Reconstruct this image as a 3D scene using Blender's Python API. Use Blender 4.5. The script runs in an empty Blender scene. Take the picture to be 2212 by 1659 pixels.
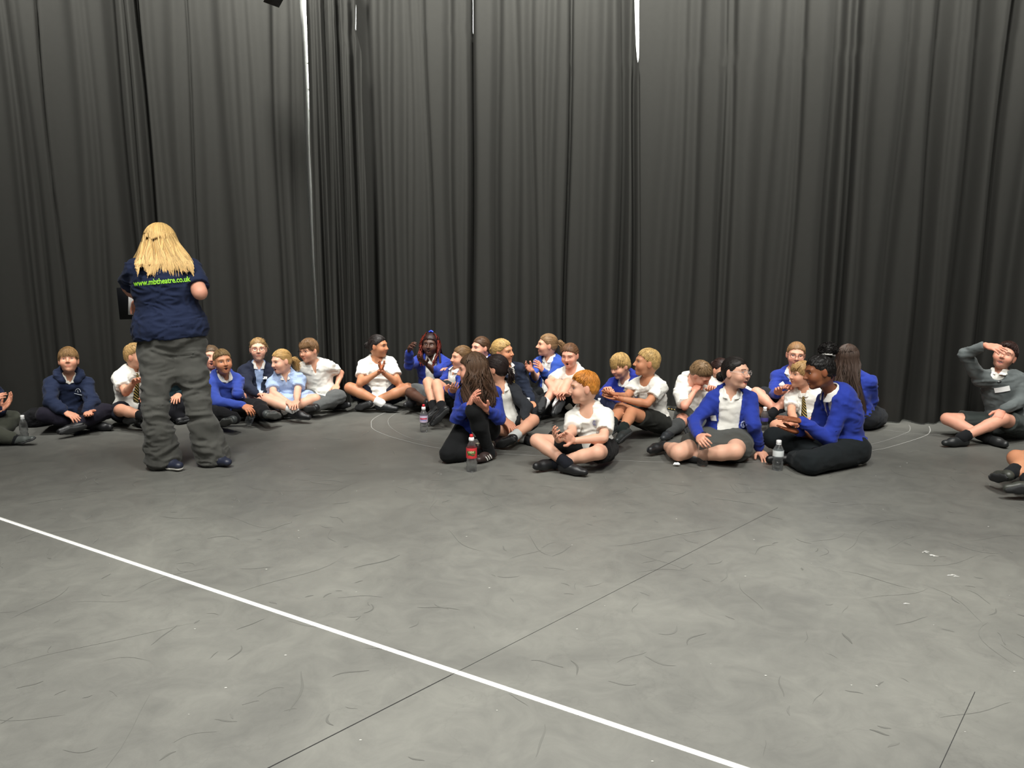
import bpy, bmesh, math, random
import numpy as np
from mathutils import Vector, Matrix
SC = bpy.context.scene
COL = SC.collection
# ------------------------------------------------------------------ camera
FPX = 1661.0; CAMH = 1.5; PITCH = math.radians(9.77)
cam_data = bpy.data.cameras.new('camera')
cam = bpy.data.objects.new('camera', cam_data); COL.objects.link(cam)
cam_data.sensor_fit = 'HORIZONTAL'; cam_data.sensor_width = 36.0
cam_data.lens = 36.0 * FPX / 2212.0
cam_data.clip_start = 0.05; cam_data.clip_end = 100
cam.location = (0, 0, CAMH); cam.rotation_euler = (math.pi/2 - PITCH, 0, 0)
SC.camera = cam
# ------------------------------------------------------------------ world, lights, exposure
world = bpy.data.worlds.new('world'); SC.world = world; world.use_nodes = True
bgn = world.node_tree.nodes['Background']
bgn.inputs[0].default_value = (0.9, 0.93, 1.0, 1); bgn.inputs[1].default_value = 0.05
SC.view_settings.view_transform = 'Standard'; SC.view_settings.look = 'None'
SC.view_settings.gamma = 1.0; SC.view_settings.use_curve_mapping = False
SC.view_settings.exposure = 0.0
LIGHTS = []
def area(name, loc, target, size, power, color=(1, .983, .93), sy=None):
    l = bpy.data.lights.new(name, 'AREA'); l.energy = power; l.size = size; l.color = color
    if sy: l.shape = 'RECTANGLE'; l.size_y = sy
    o = bpy.data.objects.new(name, l); COL.objects.link(o); o.location = loc
    o.rotation_euler = (Vector(target) - Vector(loc)).to_track_quat('-Z', 'Y').to_euler()
    return o
PW = 1.0
for x_, y_ in ((-4.2, 5.3), (-1.9, 5.8), (0.3, 6.0), (2.4, 5.6), (4.6, 4.9)):      # wash on the drapes, rigged in front of them
    area('drape_wash', (x_, y_, 5.75), (x_*1.12, y_+1.7, 4.2), .6, 250*PW).data.spread = math.radians(100)
for x_ in (-2.4, 0.3, 3.0):            # working light over the floor
    area('work_light', (x_, 2.4, 5.6), (x_*1.0, 3.6, 0), .9, 112*PW).data.spread = math.radians(118)
    area('work_light', (x_, -0.6, 5.6), (x_*1.0, 1.2, 0), 1.2, 88*PW)
area('gap_wall_fill', (-2.2, 8.3, 4.6), (-2.5, 9.5, 2.6), 0.5, 120*PW, (1, .98, .93))  # added fill lamp behind the drapes, brightens the wall seen through the tall gap
area('gap_wall_fill', (1.2, 8.3, 4.9), (1.3, 9.5, 4.0), 0.4, 40*PW, (1, .98, .93))  # second added fill, for the wall behind the upper slits

# ------------------------------------------------------------------ pixel -> world helpers (2212 x 1659 frame)
O = np.array([0, 0, CAMH])
def ray(x, y):
    u = (x - 1106.0) / FPX; v = (y - 829.5) / FPX
    cp, sp = math.cos(PITCH), math.sin(PITCH)
    d = np.array([u, cp - v*sp, -sp - v*cp])
    return d / np.linalg.norm(d)
def at(x, y, Y):
    d = ray(x, y); return O + d * (Y / d[1])
def ground(x, y, z=0.0):
    d = ray(x, y); return O + d * ((z - CAMH) / d[2])
def nrm(v):
    v = np.asarray(v, float); return v / max(np.linalg.norm(v), 1e-9)
UP = np.array([0, 0, 1.0])

# ------------------------------------------------------------------ materials
MATS = {}
def srgb(r, g, b):
    f = lambda c: (c/255/12.92) if c/255 <= .04045 else ((c/255+.055)/1.055)**2.4
    return (f(r), f(g), f(b))
def new_mat(name):
    m = bpy.data.materials.new(name); m.use_nodes = True
    nt = m.node_tree; b = nt.nodes['Principled BSDF']
    return m, nt, b
def cloth(name, rgb, rough=.9, bump=.35, scale=260, sheen=.15, var=.10, spec=.2):
    if name in MATS: return MATS[name]
    m, nt, b = new_mat(name)
    tc = nt.nodes.new('ShaderNodeTexCoord')
    n = nt.nodes.new('ShaderNodeTexNoise'); n.inputs['Scale'].default_value = scale; n.inputs['Detail'].default_value = 3
    nt.links.new(tc.outputs['Object'], n.inputs['Vector'])
    n2 = nt.nodes.new('ShaderNodeTexNoise'); n2.inputs['Scale'].default_value = 22; n2.inputs['Detail'].default_value = 4
    nt.links.new(tc.outputs['Object'], n2.inputs['Vector'])
    mx = nt.nodes.new('ShaderNodeMix'); mx.data_type = 'RGBA'
    c = srgb(*rgb)
    mx.inputs[6].default_value = (*[k*(1-var) for k in c], 1); mx.inputs[7].default_value = (*[min(1, k*(1+var)) for k in c], 1)
    nt.links.new(n2.outputs['Fac'], mx.inputs[0]); nt.links.new(mx.outputs[2], b.inputs['Base Color'])
    bp = nt.nodes.new('ShaderNodeBump'); bp.inputs['Strength'].default_value = bump; bp.inputs['Distance'].default_value = .0015
    nt.links.new(n.outputs['Fac'], bp.inputs['Height']); nt.links.new(bp.outputs['Normal'], b.inputs['Normal'])
    b.inputs['Roughness'].default_value = rough
    b.inputs['Specular IOR Level'].default_value = spec
    b.inputs['Sheen Weight'].default_value = sheen; b.inputs['Sheen Roughness'].default_value = .5
    MATS[name] = m; return m
def plain(name, rgb, rough=.5, metal=0, spec=.5, coat=0):
    if name in MATS: return MATS[name]
    m, nt, b = new_mat(name)
    b.inputs['Base Color'].default_value = (*srgb(*rgb), 1)
    n = nt.nodes.new('ShaderNodeTexNoise'); n.inputs['Scale'].default_value = 60
    mr = nt.nodes.new('ShaderNodeMapRange'); mr.inputs[3].default_value = max(0, rough-.06); mr.inputs[4].default_value = min(1, rough+.06)
    nt.links.new(n.outputs['Fac'], mr.inputs[0]); nt.links.new(mr.outputs[0], b.inputs['Roughness'])
    b.inputs['Metallic'].default_value = metal; b.inputs['Specular IOR Level'].default_value = spec
    b.inputs['Coat Weight'].default_value = coat
    MATS[name] = m; return m
def attr_mat(name, rough=.5, spec=.4, sss=0.0, bump=0, scale=200, aniso=False):
    """base colour comes from the mesh's own colour attribute (pigment only)"""
    if name in MATS: return MATS[name]
    m, nt, b = new_mat(name)
    a = nt.nodes.new('ShaderNodeAttribute'); a.attribute_name = 'col'
    nt.links.new(a.outputs['Color'], b.inputs['Base Color'])
    b.inputs['Roughness'].default_value = rough; b.inputs['Specular IOR Level'].default_value = spec
    if sss:
        b.inputs['Subsurface Weight'].default_value = sss; b.inputs['Subsurface Radius'].default_value = (.012, .005, .003)
        b.inputs['Subsurface Scale'].default_value = 1.0
    if bump:
        n = nt.nodes.new('ShaderNodeTexNoise'); n.inputs['Scale'].default_value = scale; n.inputs['Detail'].default_value = 3
        tc = nt.nodes.new('ShaderNodeTexCoord'); nt.links.new(tc.outputs['Object'], n.inputs['Vector'])
        bp = nt.nodes.new('ShaderNodeBump'); bp.inputs['Strength'].default_value = bump; bp.inputs['Distance'].default_value = .001
        nt.links.new(n.outputs['Fac'], bp.inputs['Height']); nt.links.new(bp.outputs['Normal'], b.inputs['Normal'])
    MATS[name] = m; return m
def gingham():
    if 'gingham' in MATS: return MATS['gingham']
    m, nt, b = new_mat('gingham')
    tc = nt.nodes.new('ShaderNodeTexCoord')
    fac = []
    for ax in range(3):
        sp = nt.nodes.new('ShaderNodeSeparateXYZ'); nt.links.new(tc.outputs['Object'], sp.inputs[0])
        w = nt.nodes.new('ShaderNodeMath'); w.operation = 'MULTIPLY'; w.inputs[1].default_value = 2*math.pi/.0075
        nt.links.new(sp.outputs[ax], w.inputs[0])
        s = nt.nodes.new('ShaderNodeMath'); s.operation = 'SINE'; nt.links.new(w.outputs[0], s.inputs[0])
        g = nt.nodes.new('ShaderNodeMath'); g.operation = 'GREATER_THAN'; g.inputs[1].default_value = 0
        nt.links.new(s.outputs[0], g.inputs[0]); fac.append(g)
    ad = nt.nodes.new('ShaderNodeMath'); ad.operation = 'ADD'
    nt.links.new(fac[0].outputs[0], ad.inputs[0]); nt.links.new(fac[2].outputs[0], ad.inputs[1])
    hv = nt.nodes.new('ShaderNodeMath'); hv.operation = 'MULTIPLY'; hv.inputs[1].default_value = .5
    nt.links.new(ad.outputs[0], hv.inputs[0])
    mx = nt.nodes.new('ShaderNodeMix'); mx.data_type = 'RGBA'
    mx.inputs[6].default_value = (*srgb(172, 187, 214), 1); mx.inputs[7].default_value = (*srgb(132, 157, 198), 1)
    nt.links.new(hv.outputs[0], mx.inputs[0]); nt.links.new(mx.outputs[2], b.inputs['Base Color'])
    b.inputs['Roughness'].default_value = .9
    MATS['gingham'] = m; return m

# ------------------------------------------------------------------ object helpers
def props(o, label=None, cat=None, group=None, kind=None):
    if label: o['label'] = label
    if cat: o['category'] = cat
    if group: o['group'] = group
    if kind: o['kind'] = kind
    return o
def empty(name, loc, label, cat, group=None):
    o = bpy.data.objects.new(name, None); COL.objects.link(o); o.location = tuple(loc); o.empty_display_size = .1
    return props(o, label, cat, group)
def mesh_np(name, V, Fq, mat, parent=None, origin=None, cols=None, smooth=True, tris=False):
    """V (n,3) world coordinates; Fq (m,4) or (m,3)"""
    V = np.asarray(V, np.float32); Fq = np.asarray(Fq, np.int32)
    if origin is None: origin = np.array(parent.location) if parent is not None else np.zeros(3)
    if parent is not None and parent.parent is not None: origin = np.array(parent.parent.location) if np.allclose(np.array(parent.location), 0) else origin
    me = bpy.data.meshes.new(name)
    k = Fq.shape[1]
    me.vertices.add(len(V)); me.vertices.foreach_set('co', (V - np.asarray(origin, np.float32)).ravel())
    me.loops.add(len(Fq)*k); me.loops.foreach_set('vertex_index', Fq.ravel())
    me.polygons.add(len(Fq)); me.polygons.foreach_set('loop_start', np.arange(0, len(Fq)*k, k, dtype=np.int32))
    me.update(calc_edges=True)
    if smooth: me.polygons.foreach_set('use_smooth', np.ones(len(Fq), bool))
    if cols is not None:
        a = me.color_attributes.new('col', 'FLOAT_COLOR', 'POINT')
        c4 = np.ones((len(V), 4), np.float32); c4[:, :3] = cols
        a.data.foreach_set('color', c4.ravel())
    if mat: me.materials.append(mat)
    o = bpy.data.objects.new(name, me); COL.objects.link(o)
    if parent is not None: o.parent = parent
    else: o.location = tuple(origin)
    return o
def struct(name, V, F, mat, smooth=False):
    o = mesh_np(name, V, F, mat, smooth=smooth); o['kind'] = 'structure'; return o
def box_vf(lo, hi):
    x0, y0, z0 = lo; x1, y1, z1 = hi
    V = [(x0,y0,z0),(x1,y0,z0),(x1,y1,z0),(x0,y1,z0),(x0,y0,z1),(x1,y0,z1),(x1,y1,z1),(x0,y1,z1)]
    F = [(0,3,2,1),(4,5,6,7),(0,1,5,4),(1,2,6,5),(2,3,7,6),(3,0,4,7)]
    return np.array(V, float), np.array(F)
def join_vf(parts):
    Vs, Fs, n = [], [], 0
    for V, F in parts:
        Vs.append(V); Fs.append(np.asarray(F)+n); n += len(V)
    return np.concatenate(Vs), np.concatenate(Fs)

# ------------------------------------------------------------------ noise (vectorised value noise)
def _hash(ix, iy, iz, seed):
    h = (ix*374761393 + iy*668265263 + iz*2147483647 + seed*974634777) & 0xffffffff
    h = ((h ^ (h >> 13)) * 1274126177) & 0xffffffff
    return ((h ^ (h >> 16)) & 0xffff) / 32767.5 - 1.0
def vnoise(P, seed=0):
    P = np.asarray(P, float); i = np.floor(P).astype(np.int64); f = P - i; f = f*f*(3-2*f)
    r = 0
    for dx in (0, 1):
        for dy in (0, 1):
            for dz in (0, 1):
                w = (f[:,0] if dx else 1-f[:,0])*(f[:,1] if dy else 1-f[:,1])*(f[:,2] if dz else 1-f[:,2])
                r = r + w*_hash(i[:,0]+dx, i[:,1]+dy, i[:,2]+dz, seed)
    return r

# ------------------------------------------------------------------ signed distance volumes -> one closed surface
def rc(a, b, ra, rb, fl=None, fs=1.0): return ('rc', np.asarray(a, float), np.asarray(b, float), ra, rb, fl, fs)
def el(c, R, r): return ('el', np.asarray(c, float), np.asarray(R, float), np.asarray(r, float))
I3 = np.eye(3)
def ccone(a, b, ra, rb, ext=.0):
    '''cone with a flat cut end at b'''
    a = np.asarray(a, float); b = np.asarray(b, float); return ('cc', a, b+(b-a)*.35, ra, rb+(rb-ra)*.35, b, (b-a)/np.linalg.norm(b-a))
def pbox(p):
    if p[0] == 'cc': p = ('rc', p[1], p[2], p[3], p[4], None, 1)
    if p[0] == 'rc':
        _, a, b, ra, rb, fl, fs = p
        return np.minimum(a-ra, b-rb), np.maximum(a+ra, b+rb)
    _, c, R, r = p
    e = np.sqrt(((R.T * r)**2).sum(1))
    return c-e, c+e
def peval(p, X, Y, Z):
    if p[0] == 'cc':
        e, n = p[5], p[6]
        return np.maximum(peval(('rc', p[1], p[2], p[3], p[4], None, 1), X, Y, Z), (X-e[0])*n[0]+(Y-e[1])*n[1]+(Z-e[2])*n[2])
    if p[0] == 'rc':
        _, a, b, ra, rb, fl, fs = p
        dx = X-a[0]; dy = Y-a[1]; dz = Z-a[2]; ba = (b-a).astype(np.float32)
        if fl is not None:
            n = fl; dn = dx*n[0]+dy*n[1]+dz*n[2]; k = (1/fs-1)
            dx = dx+dn*n[0]*k; dy = dy+dn*n[1]*k; dz = dz+dn*n[2]*k
            bn = float(np.dot(ba, n)); ba = ba + n*bn*k
        L = float(np.dot(ba, ba)) + 1e-9
        t = np.clip((dx*ba[0]+dy*ba[1]+dz*ba[2])/L, 0, 1)
        d = np.sqrt((dx-t*ba[0])**2+(dy-t*ba[1])**2+(dz-t*ba[2])**2) - (ra+(rb-ra)*t)
        return d*(fs**.5) if fl is not None else d
    _, c, R, r = p
    dx = X-c[0]; dy = Y-c[1]; dz = Z-c[2]
    q = [(dx*R[i][0]+dy*R[i][1]+dz*R[i][2])/r[i] for i in range(3)]
    k0 = np.sqrt(q[0]**2+q[1]**2+q[2]**2)
    k1 = np.sqrt((q[0]/r[0])**2+(q[1]/r[1])**2+(q[2]/r[2])**2)+1e-6
    return k0*(k0-1)/k1
class Vol:
    def __init__(s, prims, h, pad=.03, clip=None):
        bs = [pbox(p) for p in prims]
        lo = np.min([b[0] for b in bs], 0)-pad; hi = np.max([b[1] for b in bs], 0)+pad
        if clip is not None: lo = np.maximum(lo, clip[0]); hi = np.minimum(hi, clip[1])
        s.h = h; s.lo = lo; s.n = np.maximum(np.ceil((hi-lo)/h).astype(int)+1, 4)
        s.F = np.full(s.n, 1.0, np.float32)
        s.ax = [(lo[i]+h*np.arange(s.n[i])).astype(np.float32) for i in range(3)]
    def _sl(s, lo, hi):
        i0 = np.clip(np.floor((lo-s.lo)/s.h).astype(int), 0, s.n); i1 = np.clip(np.ceil((hi-s.lo)/s.h).astype(int)+1, 0, s.n)
        if (i1-i0).min() <= 0: return None
        sl = tuple(slice(a, b) for a, b in zip(i0, i1))
        return sl, s.ax[0][sl[0]][:,None,None], s.ax[1][sl[1]][None,:,None], s.ax[2][sl[2]][None,None,:]
    def add(s, p, k=.02):
        lo, hi = pbox(p); m = k+2*s.h
        r = s._sl(lo-m, hi+m)
        if r is None: return s
        sl, X, Y, Z = r; d = peval(p, X, Y, Z); a = s.F[sl]
        hh = np.maximum(k-np.abs(a-d), 0)/k
        s.F[sl] = np.minimum(a, d) - hh*hh*k*.25
        return s
    def sub(s, p, k=.01):
        lo, hi = pbox(p); m = k+2*s.h
        r = s._sl(lo-m, hi+m)
        if r is None: return s
        sl, X, Y, Z = r; d = -peval(p, X, Y, Z); a = s.F[sl]
        hh = np.maximum(k-np.abs(a-d), 0)/k
        s.F[sl] = np.maximum(a, d) + hh*hh*k*.25
        return s
    def cut(s, fn):
        """remove where fn(X,Y,Z) < 0 is False: F = max(F, fn)"""
        X, Y, Z = s.ax[0][:,None,None], s.ax[1][None,:,None], s.ax[2][None,None,:]
        s.F = np.maximum(s.F, fn(X, Y, Z).astype(np.float32)); return s
    def sample(s, P):
        q = (np.asarray(P)-s.lo)/s.h; i = np.clip(np.floor(q).astype(int), 0, s.n-2); f = np.clip(q-i, 0, 1)
        r = 0
        for a in (0, 1):
            for b in (0, 1):
                for c in (0, 1):
                    w = (f[:,0] if a else 1-f[:,0])*(f[:,1] if b else 1-f[:,1])*(f[:,2] if c else 1-f[:,2])
                    r = r + w*s.F[i[:,0]+a, i[:,1]+b, i[:,2]+c]
        return r
    def surf(s, p0, d, mx=.4, step=.004):
        """outermost surface point along p0 + t d"""
        ts = np.arange(0, mx, step); P = p0 + ts[:,None]*d
        v = s.sample(P); ins = np.nonzero(v < 0)[0]
        if len(ins) == 0: return p0
        j = ins[-1]
        if j+1 >= len(ts): return P[j]
        return P[j] + (P[j+1]-P[j]) * (v[j]/(v[j]-v[j+1]))
    def mesh(s):
        s.F[0] = s.F[-1] = np.maximum(s.F[0], .001); s.F[-1] = np.maximum(s.F[-1], .001); s.F[0] = np.maximum(s.F[0], .001)
        s.F[:,0] = np.maximum(s.F[:,0], .001); s.F[:,-1] = np.maximum(s.F[:,-1], .001)
        s.F[:,:,0] = np.maximum(s.F[:,:,0], .001); s.F[:,:,-1] = np.maximum(s.F[:,:,-1], .001)
        F = s.F; S = F < 0
        cnt = np.zeros(tuple(s.n-1), np.uint8)
        for a in (0, 1):
            for b in (0, 1):
                for c in (0, 1):
                    cnt += S[a:s.n[0]-1+a, b:s.n[1]-1+b, c:s.n[2]-1+c]
        act = (cnt > 0) & (cnt < 8); I = np.nonzero(act); N = len(I[0])
        ids = np.full(act.shape, -1, np.int32); ids[I] = np.arange(N, dtype=np.int32)
        acc = np.zeros((N, 3)); num = np.zeros(N)
        for axis in range(3):
            o1, o2 = [i for i in range(3) if i != axis]
            for p in (0, 1):
                for q in (0, 1):
                    off0 = [0, 0, 0]; off0[o1] = p; off0[o2] = q; off1 = list(off0); off1[axis] = 1
                    f0 = F[I[0]+off0[0], I[1]+off0[1], I[2]+off0[2]]; f1 = F[I[0]+off1[0], I[1]+off1[1], I[2]+off1[2]]
                    m = (f0 < 0) != (f1 < 0)
                    t = np.where(m, f0/np.where(m, f0-f1, 1), 0)
                    acc[:, axis] += m*t; acc[:, o1] += m*p; acc[:, o2] += m*q; num += m
        V = (np.stack(I, 1) + acc/num[:,None])*s.h + s.lo
        Q = []
        nx, ny, nz = s.n
        a = S[:-1,1:-1,1:-1]; b = S[1:,1:-1,1:-1]; i, j, k = np.nonzero(a != b); fl = a[i,j,k]; j = j+1; k = k+1
        q = np.stack([ids[i,j-1,k-1], ids[i,j,k-1], ids[i,j,k], ids[i,j-1,k]], 1); q[~fl] = q[~fl][:, ::-1]; Q.append(q)
        a = S[1:-1,:-1,1:-1]; b = S[1:-1,1:,1:-1]; i, j, k = np.nonzero(a != b); fl = a[i,j,k]; i = i+1; k = k+1
        q = np.stack([ids[i-1,j,k-1], ids[i-1,j,k], ids[i,j,k], ids[i,j,k-1]], 1); q[~fl] = q[~fl][:, ::-1]; Q.append(q)
        a = S[1:-1,1:-1,:-1]; b = S[1:-1,1:-1,1:]; i, j, k = np.nonzero(a != b); fl = a[i,j,k]; i = i+1; j = j+1
        q = np.stack([ids[i-1,j-1,k], ids[i,j-1,k], ids[i,j,k], ids[i-1,j,k]], 1); q[~fl] = q[~fl][:, ::-1]; Q.append(q)
        return V, np.concatenate(Q)
def vnormals(V, Q):
    n = np.cross(V[Q[:,2]]-V[Q[:,0]], V[Q[:,3 if Q.shape[1]>3 else 1]]-V[Q[:,1]]) if Q.shape[1] > 3 else np.cross(V[Q[:,1]]-V[Q[:,0]], V[Q[:,2]]-V[Q[:,0]])
    N = np.zeros_like(V)
    for c in range(3):
        for j in range(Q.shape[1]):
            N[:, c] += np.bincount(Q[:, j], weights=n[:, c], minlength=len(V))
    return N/(np.linalg.norm(N, axis=1)[:,None]+1e-12)
def relax(V, Q, it=1, lam=.5):
    E = np.concatenate([Q[:, [0,1]], Q[:, [1,2]], Q[:, [2,3]], Q[:, [3,0]]])
    for _ in range(it):
        acc = np.zeros_like(V); cnt = np.bincount(E[:,0], minlength=len(V)) + np.bincount(E[:,1], minlength=len(V))
        for c in range(3):
            acc[:, c] = np.bincount(E[:,0], weights=V[E[:,1], c], minlength=len(V)) + np.bincount(E[:,1], weights=V[E[:,0], c], minlength=len(V))
        V = V*(1-lam) + lam*acc/np.maximum(cnt, 1)[:,None]
    return V
def wrinkle(V, Q, amp=.005, scale=14, seed=0, aniso=(1, 1, 2.2)):
    N = vnormals(V, Q)
    W = V*np.array(aniso)*scale
    w = np.stack([vnoise(W*.6+11, seed+5), vnoise(W*.6+31, seed+6), vnoise(W*.6+51, seed+7)], 1)
    n1 = vnoise(W+w*1.3, seed); n2 = vnoise(W*2.1+w*1.6+7, seed+1)
    d = (1-np.abs(n1)*2.2)*.8 + (1-np.abs(n2)*2.2)*.35
    return V + N*(amp*(d-.25))[:,None]
# tapered tubes, all strands at once.  P (N,S,3), R (N,S)
def tubes(P, R, sides=3):
    N, S, _ = P.shape
    T = np.gradient(P, axis=1); T /= np.linalg.norm(T, axis=2, keepdims=True)+1e-9
    ref = np.where(np.abs(T[:,:,2:3]) > .9, np.array([1.0, 0, 0]), np.array([0, 0, 1.0]))
    A = np.cross(T, ref); A /= np.linalg.norm(A, axis=2, keepdims=True)+1e-9; B = np.cross(T, A)
    V = []
    for k in range(sides):
        th = 2*math.pi*k/sides
        V.append(P + (A*math.cos(th)+B*math.sin(th))*R[:,:,None])
    V = np.stack(V, 2)                       # N,S,sides,3
    idx = np.arange(N*S*sides).reshape(N, S, sides)
    Q = []
    for k in range(sides):
        k2 = (k+1) % sides
        Q.append(np.stack([idx[:,:-1,k], idx[:,1:,k], idx[:,1:,k2], idx[:,:-1,k2]], -1).reshape(-1, 4))
    return V.reshape(-1, 3), np.concatenate(Q)
def tube_path(path, r, sides=8, r2=None):
    P = np.asarray(path, float)[None]; n = P.shape[1]
    R = np.linspace(r, r2 if r2 else r, n)[None]
    V, Q = tubes(P, R, sides)
    return V, Q
def smooth_path(pts, n):
    pts = np.asarray(pts, float); t = np.linspace(0, len(pts)-1, n); i = np.clip(t.astype(int), 0, len(pts)-2); f = (t-i)[:,None]
    p0 = pts[np.clip(i-1, 0, None)]; p1 = pts[i]; p2 = pts[i+1]; p3 = pts[np.clip(i+2, None, len(pts)-1)]
    return .5*((2*p1)+(-p0+p2)*f+(2*p0-5*p1+4*p2-p3)*f*f+(-p0+3*p1-3*p2+p3)*f**3)
# ------------------------------------------------------------------ setting
def floor_mat():
    m, nt, b = new_mat('vinyl_floor')
    tc = nt.nodes.new('ShaderNodeTexCoord')
    def noise(sc, det, dist=0, rough=.6, vec=None):
        n = nt.nodes.new('ShaderNodeTexNoise'); n.inputs['Scale'].default_value = sc; n.inputs['Detail'].default_value = det; n.inputs['Distortion'].default_value = dist; n.inputs['Roughness'].default_value = rough
        nt.links.new(vec or tc.outputs['Object'], n.inputs['Vector']); return n
    def ramp(src, a, b_, ca, cb):
        r = nt.nodes.new('ShaderNodeValToRGB'); r.color_ramp.elements[0].position = a; r.color_ramp.elements[1].position = b_
        r.color_ramp.elements[0].color = (*ca, 1) if len(ca) == 3 else ca; r.color_ramp.elements[1].color = (*cb, 1); nt.links.new(src, r.inputs[0]); return r
    n1 = noise(.9, 6, .6); n2 = noise(5.5, 8, 1.2, .7); n3 = noise(160, 2)
    r1 = ramp(n1.outputs['Fac'], .3, .72, srgb(106, 106, 102), srgb(131, 131, 125))
    r2 = ramp(n2.outputs['Fac'], .34, .66, (.89, .89, .89), (1.07, 1.07, 1.06))
    mu = nt.nodes.new('ShaderNodeMix'); mu.data_type = 'RGBA'; mu.blend_type = 'MULTIPLY'; mu.inputs[0].default_value = 1
    nt.links.new(r1.outputs[0], mu.inputs[6]); nt.links.new(r2.outputs[0], mu.inputs[7])
    # fine scratches
    sc = nt.nodes.new('ShaderNodeTexVoronoi'); sc.feature = 'DISTANCE_TO_EDGE'; sc.inputs['Scale'].default_value = 1.7
    dn = noise(3.0, 5, 0); mxv = nt.nodes.new('ShaderNodeMix'); mxv.data_type = 'RGBA'; mxv.inputs[0].default_value = .35
    nt.links.new(tc.outputs['Object'], mxv.inputs[6]); nt.links.new(dn.outputs['Color'], mxv.inputs[7]); nt.links.new(mxv.outputs[2], sc.inputs['Vector'])
    r3 = ramp(sc.outputs['Distance'], 0.0, .006, (.80, .80, .80), (1, 1, 1))
    mu2 = nt.nodes.new('ShaderNodeMix'); mu2.data_type = 'RGBA'; mu2.blend_type = 'MULTIPLY'; mu2.inputs[0].default_value = .35
    nt.links.new(mu.outputs[2], mu2.inputs[6]); nt.links.new(r3.outputs[0], mu2.inputs[7])
    nt.links.new(mu2.outputs[2], b.inputs['Base Color'])
    rr = nt.nodes.new('ShaderNodeMapRange'); rr.inputs[3].default_value = .42; rr.inputs[4].default_value = .62
    nt.links.new(n2.outputs['Fac'], rr.inputs[0]); nt.links.new(rr.outputs[0], b.inputs['Roughness'])
    bp = nt.nodes.new('ShaderNodeBump'); bp.inputs['Strength'].default_value = .25; bp.inputs['Distance'].default_value = .002
    nt.links.new(n3.outputs['Fac'], bp.inputs['Height']); nt.links.new(bp.outputs['Normal'], b.inputs['Normal'])
    b.inputs['Specular IOR Level'].default_value = .35
    return m
FM = floor_mat()
V, F = box_vf((-9, -4, -.1), (9, 9.6, 0)); floor = struct('floor', V, F, FM)
WM = cloth('painted_wall', (196, 200, 198), sheen=0, scale=80)
DM = cloth('dark_wall', (40, 40, 42), sheen=0, scale=80)
V, F = box_vf((-9, 9.5, 0), (9, 9.7, 6.0)); struct('wall_back', V, F, WM)
V, F = box_vf((-9.2, -4, 0), (-9, 9.6, 6.0)); struct('wall_left', V, F, DM)
V, F = box_vf((9, -4, 0), (9.2, 9.6, 6.0)); struct('wall_right', V, F, DM)
V, F = box_vf((-9, -4.2, 0), (9, -4, 6.0)); struct('wall_front', V, F, DM)
V, F = box_vf((-9.2, -4.2, 6.0), (9.2, 9.7, 6.2)); struct('ceiling', V, F, cloth('ceiling_paint', (70, 70, 70), sheen=0, scale=60))

# --- floor details
def ribbon(pts, w, z=.001, h=.0):
    pts = np.asarray(pts, float); T = np.gradient(pts, axis=0); T /= np.linalg.norm(T, axis=1)[:,None]
    Nn = np.stack([-T[:,1], T[:,0]], 1); w = np.broadcast_to(w, (len(pts),))[:,None]/2
    a = pts-Nn*w; b = pts+Nn*w; n = len(pts)
    V = np.concatenate([np.c_[a, np.full(n, z)], np.c_[b, np.full(n, z)]])
    Q = [(i, i+1, n+i+1, n+i) for i in range(n-1)]
    return V, np.array(Q)
def slab(pts, w, h):
    pts = np.asarray(pts, float); T = np.gradient(pts, axis=0); T /= np.linalg.norm(T, axis=1)[:,None]
    Nn = np.stack([-T[:,1], T[:,0]], 1)*w/2; n = len(pts)
    a = pts-Nn; b = pts+Nn; z0 = np.full(n, .0002); z1 = np.full(n, h)
    V = np.concatenate([np.c_[a, z0], np.c_[b, z0], np.c_[a, z1], np.c_[b, z1]]); Q = []
    for i in range(n-1): Q += [(2*n+i, 2*n+i+1, 3*n+i+1, 3*n+i), (i, 2*n+i, 2*n+i+1, i+1)[::-1], (n+i, 3*n+i, 3*n+i+1, n+i+1)]
    return V, np.array(Q)
a = ground(0, 1120)[:2]; b = ground(1590, 1655)[:2]; d = (b-a)/np.linalg.norm(b-a)
V, Q = slab(np.array([a-d*5, a, b, b+d*2.0]), .024, .0012)
o = mesh_np('floor_tape', V, Q, plain('white_tape', (240, 240, 236), .5), None, smooth=False)
props(o, 'long straight line of white tape stuck diagonally across the grey floor', 'tape')
def seam(p, q, ext0=0, ext1=0, w=.004):
    a = ground(*p)[:2]; b = ground(*q)[:2]; d = (b-a)/np.linalg.norm(b-a)
    V, Q = ribbon([a-d*ext0, a, b, b+d*ext1], w, .0012)
    return mesh_np('floor_seam', V, Q, plain('seam', (38, 38, 38), .8), floor, smooth=False)
seam((580, 1659), (975, 1458), .5, 0, .0035); seam((975, 1458), (1680, 1097), 0, 0, .0016); seam((2030, 1659), (2106, 1495), .5, .0, .002)
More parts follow.
